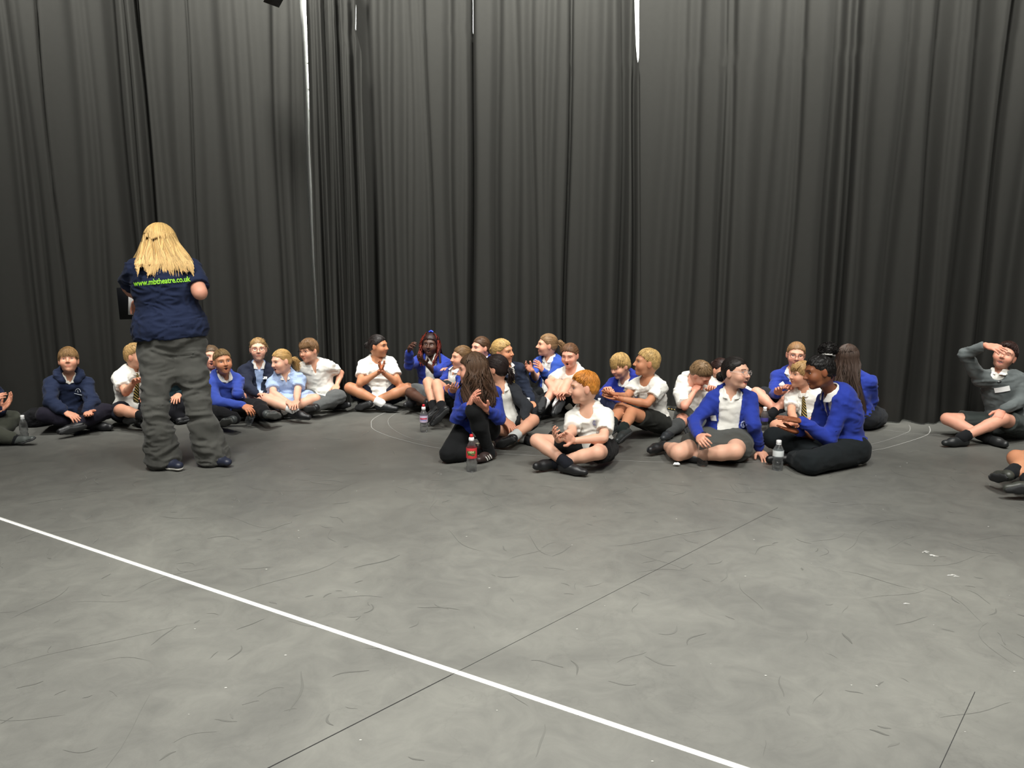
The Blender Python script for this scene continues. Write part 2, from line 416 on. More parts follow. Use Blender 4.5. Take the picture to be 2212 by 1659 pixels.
# chalk curves
for pts_, w, c_ in (([(905, 874), (857, 883), (820, 897), (804, 908), (802, 916), (805, 926), (826, 937), (863, 949), (947, 968), (1069, 979), (1165, 985), (1319, 994), (1455, 999), (1600, 998), (1760, 988), (1887, 973), (1932, 963), (1995, 943), (2009, 932), (2007, 921)], .0065, (150, 150, 146)),
                    ([(925, 872), (880, 881), (848, 898), (838, 911), (850, 928), (896, 949), (1000, 966), (1165, 978), (1319, 986), (1453, 990), (1600, 988), (1760, 978), (1886, 959), (1956, 936), (1966, 926), (1963, 918)], .005, (130, 130, 126))):
    pts = smooth_path([ground(*p)[:2] for p in pts_], 160); V, Q = ribbon(pts, w, .0014)
    mesh_np('chalk_circle', V, Q, plain('chalk_%d' % c_[0], c_, .9), floor, smooth=False)
V, Q = ribbon([ground(1880, 925)[:2], ground(1980, 938)[:2], ground(2060, 941)[:2]], .012, .0013); mesh_np('chalk_circle', V, Q, plain('chalk_120', (112, 112, 108), .9), floor, smooth=False)
# scuffs
rs = np.random.RandomState(5); parts = []; cols = []
for i in range(430):
    cx = rs.uniform(-3.2, 3.4); cy = rs.uniform(1.7, 5.2) if rs.rand() < .85 else rs.uniform(5, 6.5)
    n = 9; L_ = rs.choice([.05, .1, .18, .35, .7], p=[.3, .3, .22, .13, .05])*rs.uniform(.6, 1.3); a0 = rs.uniform(0, 6.28); k = rs.normal()*.25/max(L_, .15)
    t = np.linspace(0, L_, n); ang = a0+k*t*3+.25*np.sin(t/L_*5+i); dx = np.cumsum(np.cos(ang))*L_/n; dy = np.cumsum(np.sin(ang))*L_/n
    w = rs.uniform(.0015, .011 if L_ < .3 else .003)*np.sin(np.linspace(.15, 3.0, n))
    V, Q = ribbon(np.c_[cx+dx, cy+dy], w, .0006+.0000012*i); parts.append((V, Q)); s_ = rs.uniform(.70, .93) ; cols.append(np.tile(np.array(srgb(116, 116, 111))*s_, (len(V), 1)))
for i in range(70):
    cx = rs.uniform(-3, 3.4); cy = rs.uniform(1.8, 6); r = rs.uniform(.002, .005); n = 4
    V, Q = ribbon([(cx-r, cy), (cx, cy+r*.3), (cx+r, cy)], [r*.8, r*1.4, r*.5], .0013); parts.append((V, Q)); cols.append(np.tile(np.array(srgb(190, 190, 184)), (len(V), 1)))
for (px, py) in ((1995, 1192), (2060, 1245), (2012, 1200), (1953, 1302)):
    g_ = ground(px, py)[:2]
    for j in range(3 if px != 1953 else 1):
        q = g_+rs.uniform(-.015, .015, 2); V, Q = ribbon([q-(.012, 0), q+(0, .004), q+(.014, -.003)], [.003, .007, .002], .0013); parts.append((V, Q)); cols.append(np.tile(np.array(srgb(215, 215, 210)), (len(V), 1)))
V, Q = join_vf(parts)
o = mesh_np('scuff_marks', V, Q, attr_mat('scuff', .7, .2), floor, cols=np.concatenate(cols), smooth=False); o['kind'] = 'stuff'

# --- curtains
PATH = [(-2600, 1180), (-900, 1010), (-300, 950), (60, 917), (250, 905), (470, 891), (650, 872), (760, 868), (1100, 872), (1440, 881), (1700, 899), (1935, 918), (2040, 922), (2250, 938), (2900, 1000)]
PP = np.array([ground(*p)[:2] for p in PATH]); 
seg = np.linalg.norm(np.diff(PP, axis=0), axis=1); CS = np.concatenate([[0], np.cumsum(seg)])
_s = np.linspace(0, CS[-1], 1500); _P = np.stack([np.interp(_s, CS, PP[:,0]), np.interp(_s, CS, PP[:,1])], 1)
for _ in range(60): _P[1:-1] = (_P[:-2]+_P[2:]+_P[1:-1]*2)/4
_T = np.gradient(_P, axis=0); _T /= np.linalg.norm(_T, axis=1)[:,None]; _N = np.stack([-_T[:,1], _T[:,0]], 1)   # points away from camera
def cpt(s): return np.stack([np.interp(s, _s, _P[:,0]), np.interp(s, _s, _P[:,1])], -1), np.stack([np.interp(s, _s, _N[:,0]), np.interp(s, _s, _N[:,1])], -1)
_u = _P[:,0]/_P[:,1]
def s_at(px, py=240):
    d = ray(px, py); return float(np.interp(d[0]/d[1], _u, _s))
CURT = cloth('curtain_cloth', (42, 42, 40), rough=1.0, sheen=.0, spec=.03, scale=300, var=.05)
# creases read off the photograph: pixel column (at row 240), half width px, depth m
CREASE = [(-500, 20, .09), (-360, 26, .1), (-210, 22, .1), (-90, 26, .08), (20, 9, .05), (45, 7, .05), (58, 9, .07), (105, 3, .05), (170, 14, .05), (196, 9, .045), (258, 13, .14), (286, 5, .07), (312, 7, .15), (340, 11, .04), (382, 13, .05), (412, 3, .05), (440, 14, .04), (497, 16, .07), (530, 11, .05), (558, 9, .04), (606, 9, .08), (632, 6, .05),
  (795, 14, .13), (815, 7, .05), (838, 8, .07), (866, 9, .06), (880, 6, .03), (905, 10, .04), (921, 4, .05), (972, 9, .08), (1000, 8, .03), (1018, 7, .15), (1070, 9, .09), (1112, 10, .06), (1150, 9, .07), (1176, 8, .04), (1196, 9, .06), (1229, 4, .12), (1262, 9, .03), (1300, 13, .08), (1345, 11, .14), (1374, 5, .10),
  (1440, 14, .04), (1470, 9, .04), (1498, 11, .06), (1557, 7, .08), (1578, 9, .07), (1625, 22, .09), (1668, 10, .03), (1705, 13, .05), (1722, 7, .05), (1798, 17, .16), (1842, 10, .14), (1880, 12, .05), (1945, 14, .08), (1990, 14, .02), (2026, 16, .15), (2068, 9, .03), (2112, 15, .14), (2168, 9, .10), (2230, 18, .08), (2300, 14, .12), (2390, 20, .1), (2500, 24, .12), (2640, 24, .1)]
CR = [(s_at(x), abs(s_at(x+w)-s_at(x-w))/2, dp) for x, w, dp in CREASE]
def curtain(label, sl, sr, z0, z1, off=0., seed=0, creases=True, amp=1.0, res=.011, top=None, extra=None):
    rows = 46; L_ = sr(0)-sl(0); nc = int(L_/res)
    uu = np.linspace(0, 1, nc); Z = z0+(z1-z0)*np.linspace(0, 1, rows)
    V = np.zeros((rows, nc, 3))
    for j, z in enumerate(Z):
        s = sl(z)+(sr(z)-sl(z))*uu; w = np.zeros(nc)
        dz = z-2.4
        if creases:
            for c, hw, dp in CR:
                k = 1.0+.28*(1-z/4.6); cc_ = c + .02*math.sin(c*7+z*.8)+ .012*math.sin(c*13+z*1.7)
                g = np.exp(-((s-cc_)/(hw*1.05))**2); w += dp*k*g*.88
        q = np.stack([s*4.5, np.full(nc, z*.22), np.full(nc, seed*3.1)], 1); w += .026*vnoise(q, 3)*amp
        q = np.stack([s*11+z*.15, np.full(nc, z*.45), np.full(nc, seed*3.1)], 1); w += .011*vnoise(q, 4)*amp
        if extra is not None: w += extra(s, z)
        p, n = cpt(s)
        w = w + .012 + off
        if z < .17: w = w - .004
        V[j,:,0] = p[:,0]+n[:,0]*w; V[j,:,1] = p[:,1]+n[:,1]*w; V[j,:,2] = z if top is None or j < rows-1 else z
    if top is not None:
        zt = top(uu)
        for j in range(rows): V[j,:,2] = z0+(zt-z0)*j/(rows-1)
    idx = np.arange(rows*nc).reshape(rows, nc)
    Q = np.stack([idx[:-1,:-1], idx[:-1,1:], idx[1:,1:], idx[1:,:-1]], -1).reshape(-1, 4)
    o = mesh_np('stage_curtain', V.reshape(-1, 3), Q, CURT, None)
    props(o, label, 'curtain', 'black drapes hung round the studio'); o['kind'] = 'thing' if False else ''
    del o['kind']
    return o
K = lambda v: (lambda z: v)
g0 = s_at(649, 240)+.0
def edge(pts):  # piecewise edge given by (px,py) on the curtain plane, as function of height
    zz, ss = [], []
    for px, py in pts:
        d = ray(px, py); s = float(np.interp(d[0]/d[1], _u, _s)); p, _ = cpt(s); t = p[1]/d[1]; zz.append(CAMH+d[2]*t); ss.append(s)
    o_ = np.argsort(zz); zz = np.array(zz)[o_]; ss = np.array(ss)[o_]
    return lambda z: float(np.interp(z, zz, ss))
curtain('black drape at far left, behind the boy in the navy hoodie', K(0.0), K(s_at(314)), 0.012, 4.7, .0, 1)
curtain('black drape behind the blonde woman, left of the bright gap', K(s_at(311)), edge([(647, 0), (652, 100), (656, 240), (663, 400), (669, 500), (679, 650), (684, 730), (690, 860)]), .012, 4.7, .03, 2)
nb = 17
def scallop(u_):
    return 4.15 - .10*np.abs(np.sin(u_*math.pi*4.2+.4))**1.6 - .05*np.sin(u_*9)
def bunch(s, z):
    return .045*np.sin((s-s_at(655))*52+.4*z)+.03*np.sin((s-s_at(655))*93+1-.6*z)
curtain('narrow tightly bunched black drape with sagging top, right of the bright gap', edge([(668, 0), (665, 60), (671, 240), (672, 340), (676, 430), (678, 500), (682, 600), (685, 650), (688, 730), (694, 860)]), edge([(782, 0), (777, 40), (777, 105), (786, 150), (787, 240), (800, 480), (808, 730), (812, 860)]), 0.012, 3.9, -.09, 3, False, .8, .006, scallop, bunch)
curtain('black drape behind the girl with the blue hair bow', edge([(766, 0), (766, 240), (766, 860)]), edge([(1017, 0), (1017, 60), (1024, 90), (1026, 860)]), .012, 4.7, .02, 4)
curtain('black drape in the middle, left of the short white gap at the top', edge([(1019, 0), (1019, 240), (1018, 860)]), edge([(1371, 0), (1375, 120), (1380, 135), (1384, 860)]), .012, 4.7, .0, 5)
curtain('widest black drape, behind the children on the right', edge([(1381, 0), (1381, 122), (1374, 135), (1370, 860)]), K(CS[-1]-.01), .012, 4.7, .03, 6)
# pale pipework and panel behind the gap
parts = []
WP = plain('white_pipe', (214, 216, 212), .4)
c0, n0 = cpt(s_at(655)); 
for k_, (dx_, r_) in enumerate(((.0, .03), (.09, .016))):
    p_ = c0 + n0*.42 + np.array([dx_, 0]); parts.append(tube_path([(p_[0], p_[1], .0), (p_[0], p_[1], 2.5), (p_[0], p_[1], 5.2)], r_, 10))
for z_ in (3.35, 3.1, 2.9, 2.6, 2.2, 1.9, 1.45): parts.append(tube_path([(c0[0]-.25, c0[1]+.5, z_), (c0[0]+.3, c0[1]+.5, z_)], .012, 8))
V, Q = join_vf(parts); o = mesh_np('pipework', V, Q, WP, None); props(o, 'white wall pipes glimpsed through the tall gap between drapes', 'pipe')
# dark lantern body at the top left edge
t = empty('stage_light', at(588, -18, 6.9), 'dark hanging stage lantern just showing at the top edge', 'lamp')
c_ = np.array(t.location); dirn = nrm(np.array([.55, -.3, -.6]))
V, Q = tube_path([c_-dirn*.12, c_-dirn*.118, c_+dirn*.03, c_+dirn*.05], .075, 16, .07); mesh_np('housing', V, Q, plain('lamp_black', (44, 40, 38), .6), t)
Bf = nrm(np.cross(dirn, UP))
V, F = box_vf((-.085, -.004, -.085), (.085, .004, .085)); R_ = np.stack([Bf, dirn, np.cross(Bf, dirn)], 0); mesh_np('barn_door', V@R_+c_+dirn*.055, F, plain('lamp_black', (44, 40, 38), .6), t, smooth=False)
V, Q = tube_path([c_+(0, 0, .05), c_+(0, 0, .6)], .012, 8); mesh_np('yoke', V, Q, plain('lamp_black', (44, 40, 38), .6), t)

def curtain_y(px):
    s = s_at(px, 900); p, _ = cpt(s); return p
# ------------------------------------------------------------------ people
SKIN = attr_mat('skin', .5, .35, sss=.06)
HAIR = attr_mat('hair', .5, .3)
EYE = attr_mat('eye', .15, .6)
WHITE = (231, 229, 221); BLUE = (38, 56, 142); NAVY = (30, 36, 58); BLACK = (20, 21, 23); GREY = (92, 96, 97)
def fab(rgb, kind='cloth'):
    return cloth('%s_%d_%d_%d' % ((kind,)+tuple(rgb)), rgb, sheen=.1 if sum(rgb) > 160 else .04, spec=.2 if sum(rgb) > 160 else .12)
def leather(rgb): return plain('leather_%d_%d_%d' % tuple(rgb), rgb, .42, spec=.45)
def stripe_mat(a, b, per=.016, nm='stripe'):
    key = nm+str(a)+str(b)
    if key in MATS: return MATS[key]
    m, nt, bs = new_mat(nm)
    at_ = nt.nodes.new('ShaderNodeAttribute'); at_.attribute_name = 'col'
    sp = nt.nodes.new('ShaderNodeSeparateColor'); nt.links.new(at_.outputs['Color'], sp.inputs[0])
    mu = nt.nodes.new('ShaderNodeMath'); mu.operation = 'MULTIPLY'; mu.inputs[1].default_value = 1.0
    nt.links.new(sp.outputs[0], mu.inputs[0])
    fr = nt.nodes.new('ShaderNodeMath'); fr.operation = 'FRACT'; nt.links.new(mu.outputs[0], fr.inputs[0])
    gt = nt.nodes.new('ShaderNodeMath'); gt.operation = 'GREATER_THAN'; gt.inputs[1].default_value = .68; nt.links.new(fr.outputs[0], gt.inputs[0])
    mx = nt.nodes.new('ShaderNodeMix'); mx.data_type = 'RGBA'
    mx.inputs[6].default_value = (*srgb(*a), 1); mx.inputs[7].default_value = (*srgb(*b), 1)
    nt.links.new(gt.outputs[0], mx.inputs[0]); nt.links.new(mx.outputs[2], bs.inputs['Base Color']); bs.inputs['Roughness'].default_value = .6
    MATS[key] = m; return m
SKINS = {'pale': srgb(216, 168, 143), 'fair': srgb(212, 158, 130), 'pink': srgb(214, 156, 132), 'tan': srgb(194, 136, 102), 'olive': srgb(184, 128, 94), 'brown': srgb(132, 82, 54), 'dark': srgb(78, 53, 42)}
EYE_MESH = {}
def eye_mesh(kind):
    if kind in EYE_MESH: return EYE_MESH[kind]
    nu, nv = 17, 9; V = []; C = []
    iris = {'blue': srgb(70, 95, 120), 'brown': srgb(55, 32, 20)}[kind]
    for j in range(nv):
        for i in range(nu):
            u = -1+2*i/(nu-1); v = -1+2*j/(nv-1)
            hgt = (1-u*u)**.6
            x = .0145*u; z = .0045*hgt*v + .0008*u; y = .0045*(1-u*u)*(1-.5*v*v)
            V.append((x, y, z)); r = math.hypot(x, z)
            if r < .0025: c = (.01, .01, .01)
            elif r < .0062: c = iris
            else: c = srgb(196, 186, 178)
            if v > .62 or abs(u) > .93: c = (.05, .03, .025)
            C.append(c)
    F = [(j*nu+i, j*nu+i+1, (j+1)*nu+i+1, (j+1)*nu+i) for j in range(nv-1) for i in range(nu-1)]
    me = bpy.data.meshes.new('eye'); me.from_pydata(V, [], F)
    a = me.color_attributes.new('col', 'FLOAT_COLOR', 'POINT')
    a.data.foreach_set('color', np.array([(*c, 1) for c in C], np.float32).ravel())
    me.polygons.foreach_set('use_smooth', [True]*len(F)); me.materials.append(EYE)
    EYE_MESH[kind] = me; return me
WARN = []
def bone(parent, px, L, root, zmin=.03, name='', gp=None):
    mode = px[2] if len(px) > 2 else 'n'
    d = ray(px[0], px[1]); t0 = float(np.dot(parent-O, d)); q = parent-O-t0*d; dist = np.linalg.norm(q)
    def root_at(L_, near):
        s = math.sqrt(max(L_*L_-dist*dist, 0)); return O + d*(t0-s if near else t0+s)
    if not isinstance(mode, str):
        p = at(px[0], px[1], root[1]+mode); l = np.linalg.norm(p-parent)
        if l < .86*L or l > 1.12*L:
            T_ = (.86 if l < .86*L else 1.12)*L; a = root_at(T_, True); b = root_at(T_, False)
            p = a if np.linalg.norm(a-p) <= np.linalg.norm(b-p)+.12 else b
    else: p = root_at(L, mode == 'n')
    if gp is not None and not isinstance(mode, str):
        ext = parent + nrm(parent-gp)*L; a = root_at(L, True); b = root_at(L, False); p = a if np.linalg.norm(a-ext) < np.linalg.norm(b-ext) else b
    if p[2] < zmin: p = ground(px[0], px[1], zmin)
    l = np.linalg.norm(p-parent)
    if not (.7*L < l < 1.25*L): WARN.append('%s %.2f vs %.2f' % (name, l, L))
    return p
def yawv(a, p=0):
    a = math.radians(a); p = math.radians(p)
    return np.array([math.sin(a)*math.cos(p), -math.cos(a)*math.cos(p), math.sin(p)])
def head_frame(yaw, pitch, roll):
    f = yawv(yaw, pitch); r = nrm(np.cross(f, UP)); u = np.cross(r, f)
    a = math.radians(roll); r2 = r*math.cos(a)-u*math.sin(a); u2 = u*math.cos(a)+r*math.sin(a)
    return r2, f, u2

def hand_prims(W, tip, pn, right, s=1.0, curl=15, spread=5):
    d = nrm(tip-W); pn = nrm(pn - d*np.dot(pn, d)); th = np.cross(d, pn) if right else np.cross(pn, d)
    P = [(rc(W-d*.006*s, W+d*.01*s, .0215*s, .02*s), .01),
         (el(W+d*.045*s, (th, pn, d), np.array([.034, .0135, .046])*s), .015)]
    for i in range(4):
        o = (1.5-i)
        b = W + d*(.074+.004*(1 if i in (1, 2) else -.6))*s + th*o*.0155*s
        a = math.radians(spread*o); dd = nrm(d*math.cos(a)+th*math.sin(a))
        ls = [(.034, .023, .019), (.037, .026, .02), (.035, .024, .019), (.027, .018, .016)][i]
        r = .0082*s; c = 0
        P.append((rc(b-d*.03*s, b, .009*s, .009*s), .008))
        for k, l in enumerate(ls):
            c += curl*(1+.15*i) * (.7 if k == 0 else 1)
            ca = math.radians(c); q = b + (dd*math.cos(ca)+pn*math.sin(ca))*l*s
            P.append((rc(b, q, r, r*.9), .003)); b = q; r *= .9
    b = W + d*.022*s + th*.022*s + pn*.004*s; q = b + nrm(th*.8+d*.75+pn*.35)*.036*s
    P.append((rc(b, q, .0125*s, .0105*s), .01)); e = q + nrm(th*.35+d*.95+pn*.3)*.03*s
    P.append((rc(q, e, .0105*s, .0085*s), .004))
    return P

def head_prims(H, Fm, k=1.0, mouth='', nose=1.0):
    r, f, u = Fm; M = (r, f, u)
    L = lambda x, y, z: H + (r*x+f*y+u*z)*k
    P = [(el(L(0, -.012, .030), M, np.array([.072, .090, .083])*k), .02),
         (el(L(0, .028, -.030), M, np.array([.052, .058, .069])*k), .04),
         (el(L(0, -.03, -.02), M, np.array([.056, .06, .06])*k), .04),
         (rc(L(-.03, .03, -.074), L(.03, .03, -.074), .016*k, .016*k), .03),
         (el(L(0, .066, -.086), M, np.array([.018, .016, .016])*k), .03)]
    for s in (-1, 1):
        P.append((el(L(s*.036, .056, -.028), M, np.array([.026, .026, .026])*k), .03))
        P.append((rc(L(s*.012, .078, .028), L(s*.042, .066, .027), .008*k, .008*k), .02))
        P.append((el(L(s*.074, -.006, -.004), (nrm(r+f*s*.35), nrm(f-r*s*.35), u), np.array([.0075, .0185, .030])*k), .006))
    S = [(el(L(s*.031, .090, .008), M, np.array([.0175, .011, .011])*k), .014) for s in (-1, 1)]
    N = [(rc(L(0, .084, .012), L(0, .1+.004*nose, -.020), .0065*k, .0095*k), .014)]
    for s in (-1, 1): N.append((el(L(s*.0105, .092, -.024), M, np.array([.0075, .009, .007])*k), .006))
    lipy = .0875
    if mouth == 'open':
        N += [(rc(L(-.014, lipy-.003, -.046), L(.014, lipy-.003, -.046), .005*k, .005*k), .008), (rc(L(-.011, lipy-.006, -.069), L(.011, lipy-.006, -.069), .006*k, .006*k), .008)]
        S2 = [(el(L(0, lipy, -.057), M, np.array([.0125, .014, .0085])*k), .004)]
    elif mouth == 'laugh':
        N += [(rc(L(-.021, lipy-.011, -.047), L(0, lipy-.002, -.048), .0045*k, .005*k), .006), (rc(L(.021, lipy-.011, -.047), L(0, lipy-.002, -.048), .0045*k, .005*k), .006), (rc(L(-.012, lipy-.010, -.073), L(.012, lipy-.010, -.073), .0055*k, .0055*k), .008)]
        S2 = [(el(L(0, lipy, -.060), M, np.array([.017, .010, .0075])*k), .004)]
    elif mouth == 'smile':
        N += [(rc(L(-.02, lipy-.008, -.048), L(0, lipy-.002, -.051), .0045*k, .005*k), .006), (rc(L(.02, lipy-.008, -.048), L(0, lipy-.002, -.051), .0045*k, .005*k), .006),
              (rc(L(-.015, lipy-.01, -.062), L(.015, lipy-.01, -.062), .0055*k, .0055*k), .008)]
        S2 = []
    else:
        N += [(rc(L(-.016, lipy-.005, -.0505), L(.016, lipy-.005, -.0505), .0052*k, .0052*k), .008), (rc(L(-.012, lipy-.006, -.060), L(.012, lipy-.006, -.060), .006*k, .006*k), .008)]
        S2 = [(rc(L(-.02, lipy+.006, -.0553), L(.02, lipy+.006, -.0553), .0022*k, .0022*k), .003)]
    return P, S, N, S2
def head_colors(V, H, Fm, k, base, browc, mouth):
    r, f, u = Fm; D = (V-H)/k; x = D@r; y = D@f; z = D@u
    C = np.tile(np.array(base), (len(V), 1))
    def mix(w, c):
        w = np.clip(w, 0, 1)[:,None]; return lambda A: A*(1-w)+np.array(c)*w
    b = np.array(base)
    C = mix(.45*np.exp(-((np.abs(x)-.042)**2/.0004+(z+.03)**2/.0005))*(y > .03), b*np.array([1.06, .72, .68]))(C)
    C = mix(.35*np.exp(-(x**2/.0002+(z+.024)**2/.0002))*(y > .08), b*np.array([1.05, .75, .72]))(C)
    C = mix(.4*(np.abs(x) > .073), b*np.array([1.05, .72, .68]))(C)
    front = y > .05
    lipc = b*np.array([.86, .48, .48])
    zc = z + (.12*np.abs(x) if mouth not in ('smile', 'laugh') else -.35*np.abs(x))
    if mouth == 'open':
        e = np.sqrt((x/.019)**2+((z+.057)/.0165)**2); C = mix((e < 1)*.8*front, lipc)(C)
        e = np.sqrt((x/.0125)**2+((z+.057)/.0095)**2); C = mix((e < 1)*1.0*front, (.03, .008, .008))(C)
        C = mix((np.abs(x) < .009)*(np.abs(z+.0495) < .0022)*.8*front, (.7, .66, .6))(C)
    elif mouth == 'laugh':
        zl = z - .30*np.abs(x)*1.0
        e = np.sqrt((x/.027)**2+((zl+.063)/.0150)**2); C = mix((e < 1)*.8*front, lipc)(C)
        e = np.sqrt((x/.021)**2+((zl+.0635)/.0095)**2); C = mix((e < 1)*.95*(y > .062), (.16, .03, .03))(C)
        C = mix((np.abs(x) < .0165)*(np.abs(zl+.0575) < .0030)*(y > .062)*.9, (.66, .62, .56))(C)
    elif mouth == 'smile':
        e = np.sqrt((x/.025)**2+((zc+.062)/.0105)**2); C = mix((e < 1)*.75*front, lipc)(C)
        e = np.sqrt((x/.0155)**2+((zc+.0605)/.0048)**2); C = mix((e < 1)*.75*(y > .07), (.55, .46, .43))(C)
    else:
        e = np.sqrt((x/.0215)**2+((z+.0555)/.0095)**2); C = mix((e < 1)*.7*front, lipc)(C)
        C = mix((np.abs(x) < .018)*(np.abs(z+.0553) < .0016)*.7*front, b*np.array([.35, .16, .16]))(C)
    bz = .029 - .9*(np.abs(x)-.028)**2/.028*.25
    C = mix((np.abs(np.abs(x)-.031) < .0175)*(np.abs(z-bz) < .0036)*.8*(y > .04), browc)(C)
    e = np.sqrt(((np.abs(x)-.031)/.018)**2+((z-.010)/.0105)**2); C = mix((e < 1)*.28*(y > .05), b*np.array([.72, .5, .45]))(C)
    return C

class Person: pass
def build_person(name_label, sp):
    g = sp.get; rng = random.Random(g('seed', 1)+len(name_label)); nrng = np.random.RandomState(g('seed', 1)*7+len(name_label))
    s = g('s', 1.0); hk = g('hk', .96)
    bx, by = sp['base'][:2]
    root = ground(bx, by); 
    az = math.degrees(math.atan2(-root[0], root[1]))      # angles are given as seen from the camera's spot
    yaw = g('yaw', 0)+az; tyaw = g('tyaw', g('yaw', 0))+az; hip_z = g('hipz', .105)
    P = root + np.array([0, 0, hip_z])
    if g('pelvis'): P = at(g('pelvis')[0], g('pelvis')[1], root[1]+g('pelvis')[2])
    nx, ny, nd = sp['neck']; Nk = at(nx, ny, root[1]+nd)
    pf = yawv(yaw); pr = np.cross(pf, UP)
    u = nrm(Nk-P); tf = yawv(tyaw); tf = nrm(tf-u*np.dot(tf, u)); tr = np.cross(tf, u)
    troll = math.radians(g('sroll', 0)); tr_s = tr*math.cos(troll)+u*math.sin(troll)
    Lt = np.linalg.norm(Nk-P)
    sw = .124*s*g('sw', 1.0)
    SH = {'R': Nk - u*.070*s + tr_s*sw - tf*.0, 'L': Nk - u*.070*s - tr_s*sw}
    for q in 'RL':
        if g('s'+q): SH[q] = at(g('s'+q)[0], g('s'+q)[1], root[1]+g('s'+q)[2])
    HP = {'R': P + pr*.08*s*g('hw', 1), 'L': P - pr*.08*s*g('hw', 1)}
    hx, hy, hd, hyaw, hp, hr = sp['head']; H = at(hx, hy, root[1]+hd); HF = head_frame(hyaw+az, hp, hr)
    sg = {'R': 1, 'L': -1}
    def loc(a, b, c): return lambda q, org: org + pr*sg[q]*a*s + pf*b*s + UP*c*s
    T = dict(e=(.20, .05, .22), w=(.11, .22, .15), t=(.04, .33, .11), k=(.27, .22, .11), a=(-.07, .33, .055), o=(-.21, .28, .05))
    J = {}
    Ls = dict(e=.232*s, w=.205*s, t=.145*s, k=.345*s, a=.33*s, o=.15*s)
    Ls.update({k_: v*s for k_, v in g('len', {}).items()})
    par = {'e': SH, 'w': 'e', 't': 'w', 'k': HP, 'a': 'k', 'o': 'a'}
    zm = {'e': .05, 'w': .035, 't': .02, 'k': .06, 'a': .05, 'o': .035}
    for c in 'ewtkao':
        for q in 'RL':
            pp = par[c][q] if isinstance(par[c], dict) else J[par[c]+q]
            px = g(c+q)
            if px is not None:
                if len(px) == 4: J[c+q] = root + np.array(px[:3])   # explicit metres from the root
                else: J[c+q] = bone(pp, px, Ls[c], root, zm[c], name_label[:28]+' '+c+q, J['e'+q] if c == 't' else None)
            else:
                a_, b_, c_ = T[c]; tgt = root + pr*sg[q]*a_*s + pf*b_*s + UP*c_*s
                J[c+q] = pp + nrm(tgt-pp)*Ls[c]
                J[c+q][2] = max(J[c+q][2], zm[c])
    A = Person(); A.J = J; A.P = P; A.Nk = Nk; A.H = H
    E = empty('person', root, name_label, 'person', g('group'))
    fat = g('fat', 1.0)
    # ---- torso primitives (used by body and by garments, inflated by i)
    fl = dict(fl=tf, fs=.74)
    slump = -tf*.025*s*g('slump', 1)
    def torso(i, low=True):
        hb = g('hipb', 1) if i == 0 else 1
        Q = [(el(P+u*.03*s, (tr, tf, u), np.array([.124*fat*hb+i, .100*fat*hb+i, .095*hb+i])*s), .03),
             (rc(P+u*.06*s, P+u*.5*Lt+slump, (.102*fat+i)*s, (.098*fat+i)*s, **fl), .05),
             (el(P+u*.68*Lt+slump, (tr, tf, u), np.array([.110*fat+i, .083*fat+i, .155+i])*s), .05),
             (rc(SH['R']-tr*.02*s, SH['L']+tr*.02*s, (.043+i)*s, (.043+i)*s), .045)]
        for q in 'RL': Q.append((rc(Nk-u*.018*s, SH[q]+u*.002, (.031+i*.6)*s, (.036+i)*s), .025))
        return Q
    neckTop = H - HF[1]*.022*hk - HF[2]*.05*hk
    neck = [(rc(Nk-u*.03*s, neckTop, .040*s, .040*hk), .03)]
    ra = g('armr', 1.0)
    def arm(q, i=0.0, upto=None):
        S_, E_, W_ = SH[q], J['e'+q], J['w'+q]
        m = E_+(W_-E_)*.3
        return [(rc(S_, E_, (.041*ra+i)*s, (.032*ra+i)*s), .02), (rc(E_, m, (.032*ra+i)*s, (.032*ra+i)*s), .012), (rc(m, W_, (.032*ra+i)*s, (.0215+i)*s), .012)]
    rl = g('legr', 1.0)
    def leg(q, i=0.0, j=None):
        Hp, K, An = HP[q], J['k'+q], J['a'+q]; m = K+(An-K)*.34; j = i if j is None else j
        back = nrm(nrm(K-Hp)*.3+nrm(An-K)*0 - nrm(K-Hp)) * 0
        return [(rc(Hp, K, (.076*rl+i)*s, (.049*rl+i)*s), .012), (rc(K, m, (.047*rl+i)*s, (.047*rl+i)*s), .012), (rc(m, An, (.046*rl+i)*s, (.030+j)*s), .012)]
    floor_cut = lambda X, Y, Z: (.003-Z) + 0*X + 0*Y
    base = tuple(1.0*c_ for c_ in SKINS[g('skin', 'fair')]); bc = np.array(base)
    qual = g('q', 1.0)
    # ---- body: one continuous surface, finer at head and hands
    bits = []; cols = []
    bp = torso(0) + neck
    lb = -.012 if g('bottom', ('shorts', 0))[0] == 'trousers' else 0
    for q in 'RL':
        wv_ = J['w'+q].copy()
        if g('top', 'tee') in ('jumper', 'hoodie', 'cardigan', 'blazer'): J['w'+q] = wv_ + nrm(J['e'+q]-wv_)*.024*s
        bp += arm(q) + leg(q, lb); J['w'+q] = wv_
    v = Vol([p for p, k in bp], .0138*qual*max(1, s*.95))
    for p, k in bp: v.add(p, k)
    v.cut(floor_cut); V, Q = v.mesh(); bits.append((V, Q)); 
    c = np.tile(bc, (len(V), 1))
    for q in 'RL':
        for jn in ('k', 'e'):
            w = .22*np.exp(-((V-J[jn+q])**2).sum(1)/.004); c = c*(1-w[:,None]) + (bc*np.array([1.02, .74, .7]))*w[:,None]
    w = .07*vnoise(V*30, 3); c = c*(1+w[:,None]*np.array([.3, 1, 1])); cols.append(c)
    hh = g('hres', .0044)
    mouth = g('mouth', '')
    Pp, S1, N1, S2 = head_prims(H, HF, hk, mouth, g('nose', 1.0))
    hv = Vol([p for p, k in Pp+N1+neck], hh*qual, pad=.02)
    for p, k in Pp: hv.add(p, k)
    for p, k in neck: hv.add(p, k)
    for p, k in S1: hv.sub(p, k)
    for p, k in N1: hv.add(p, k)
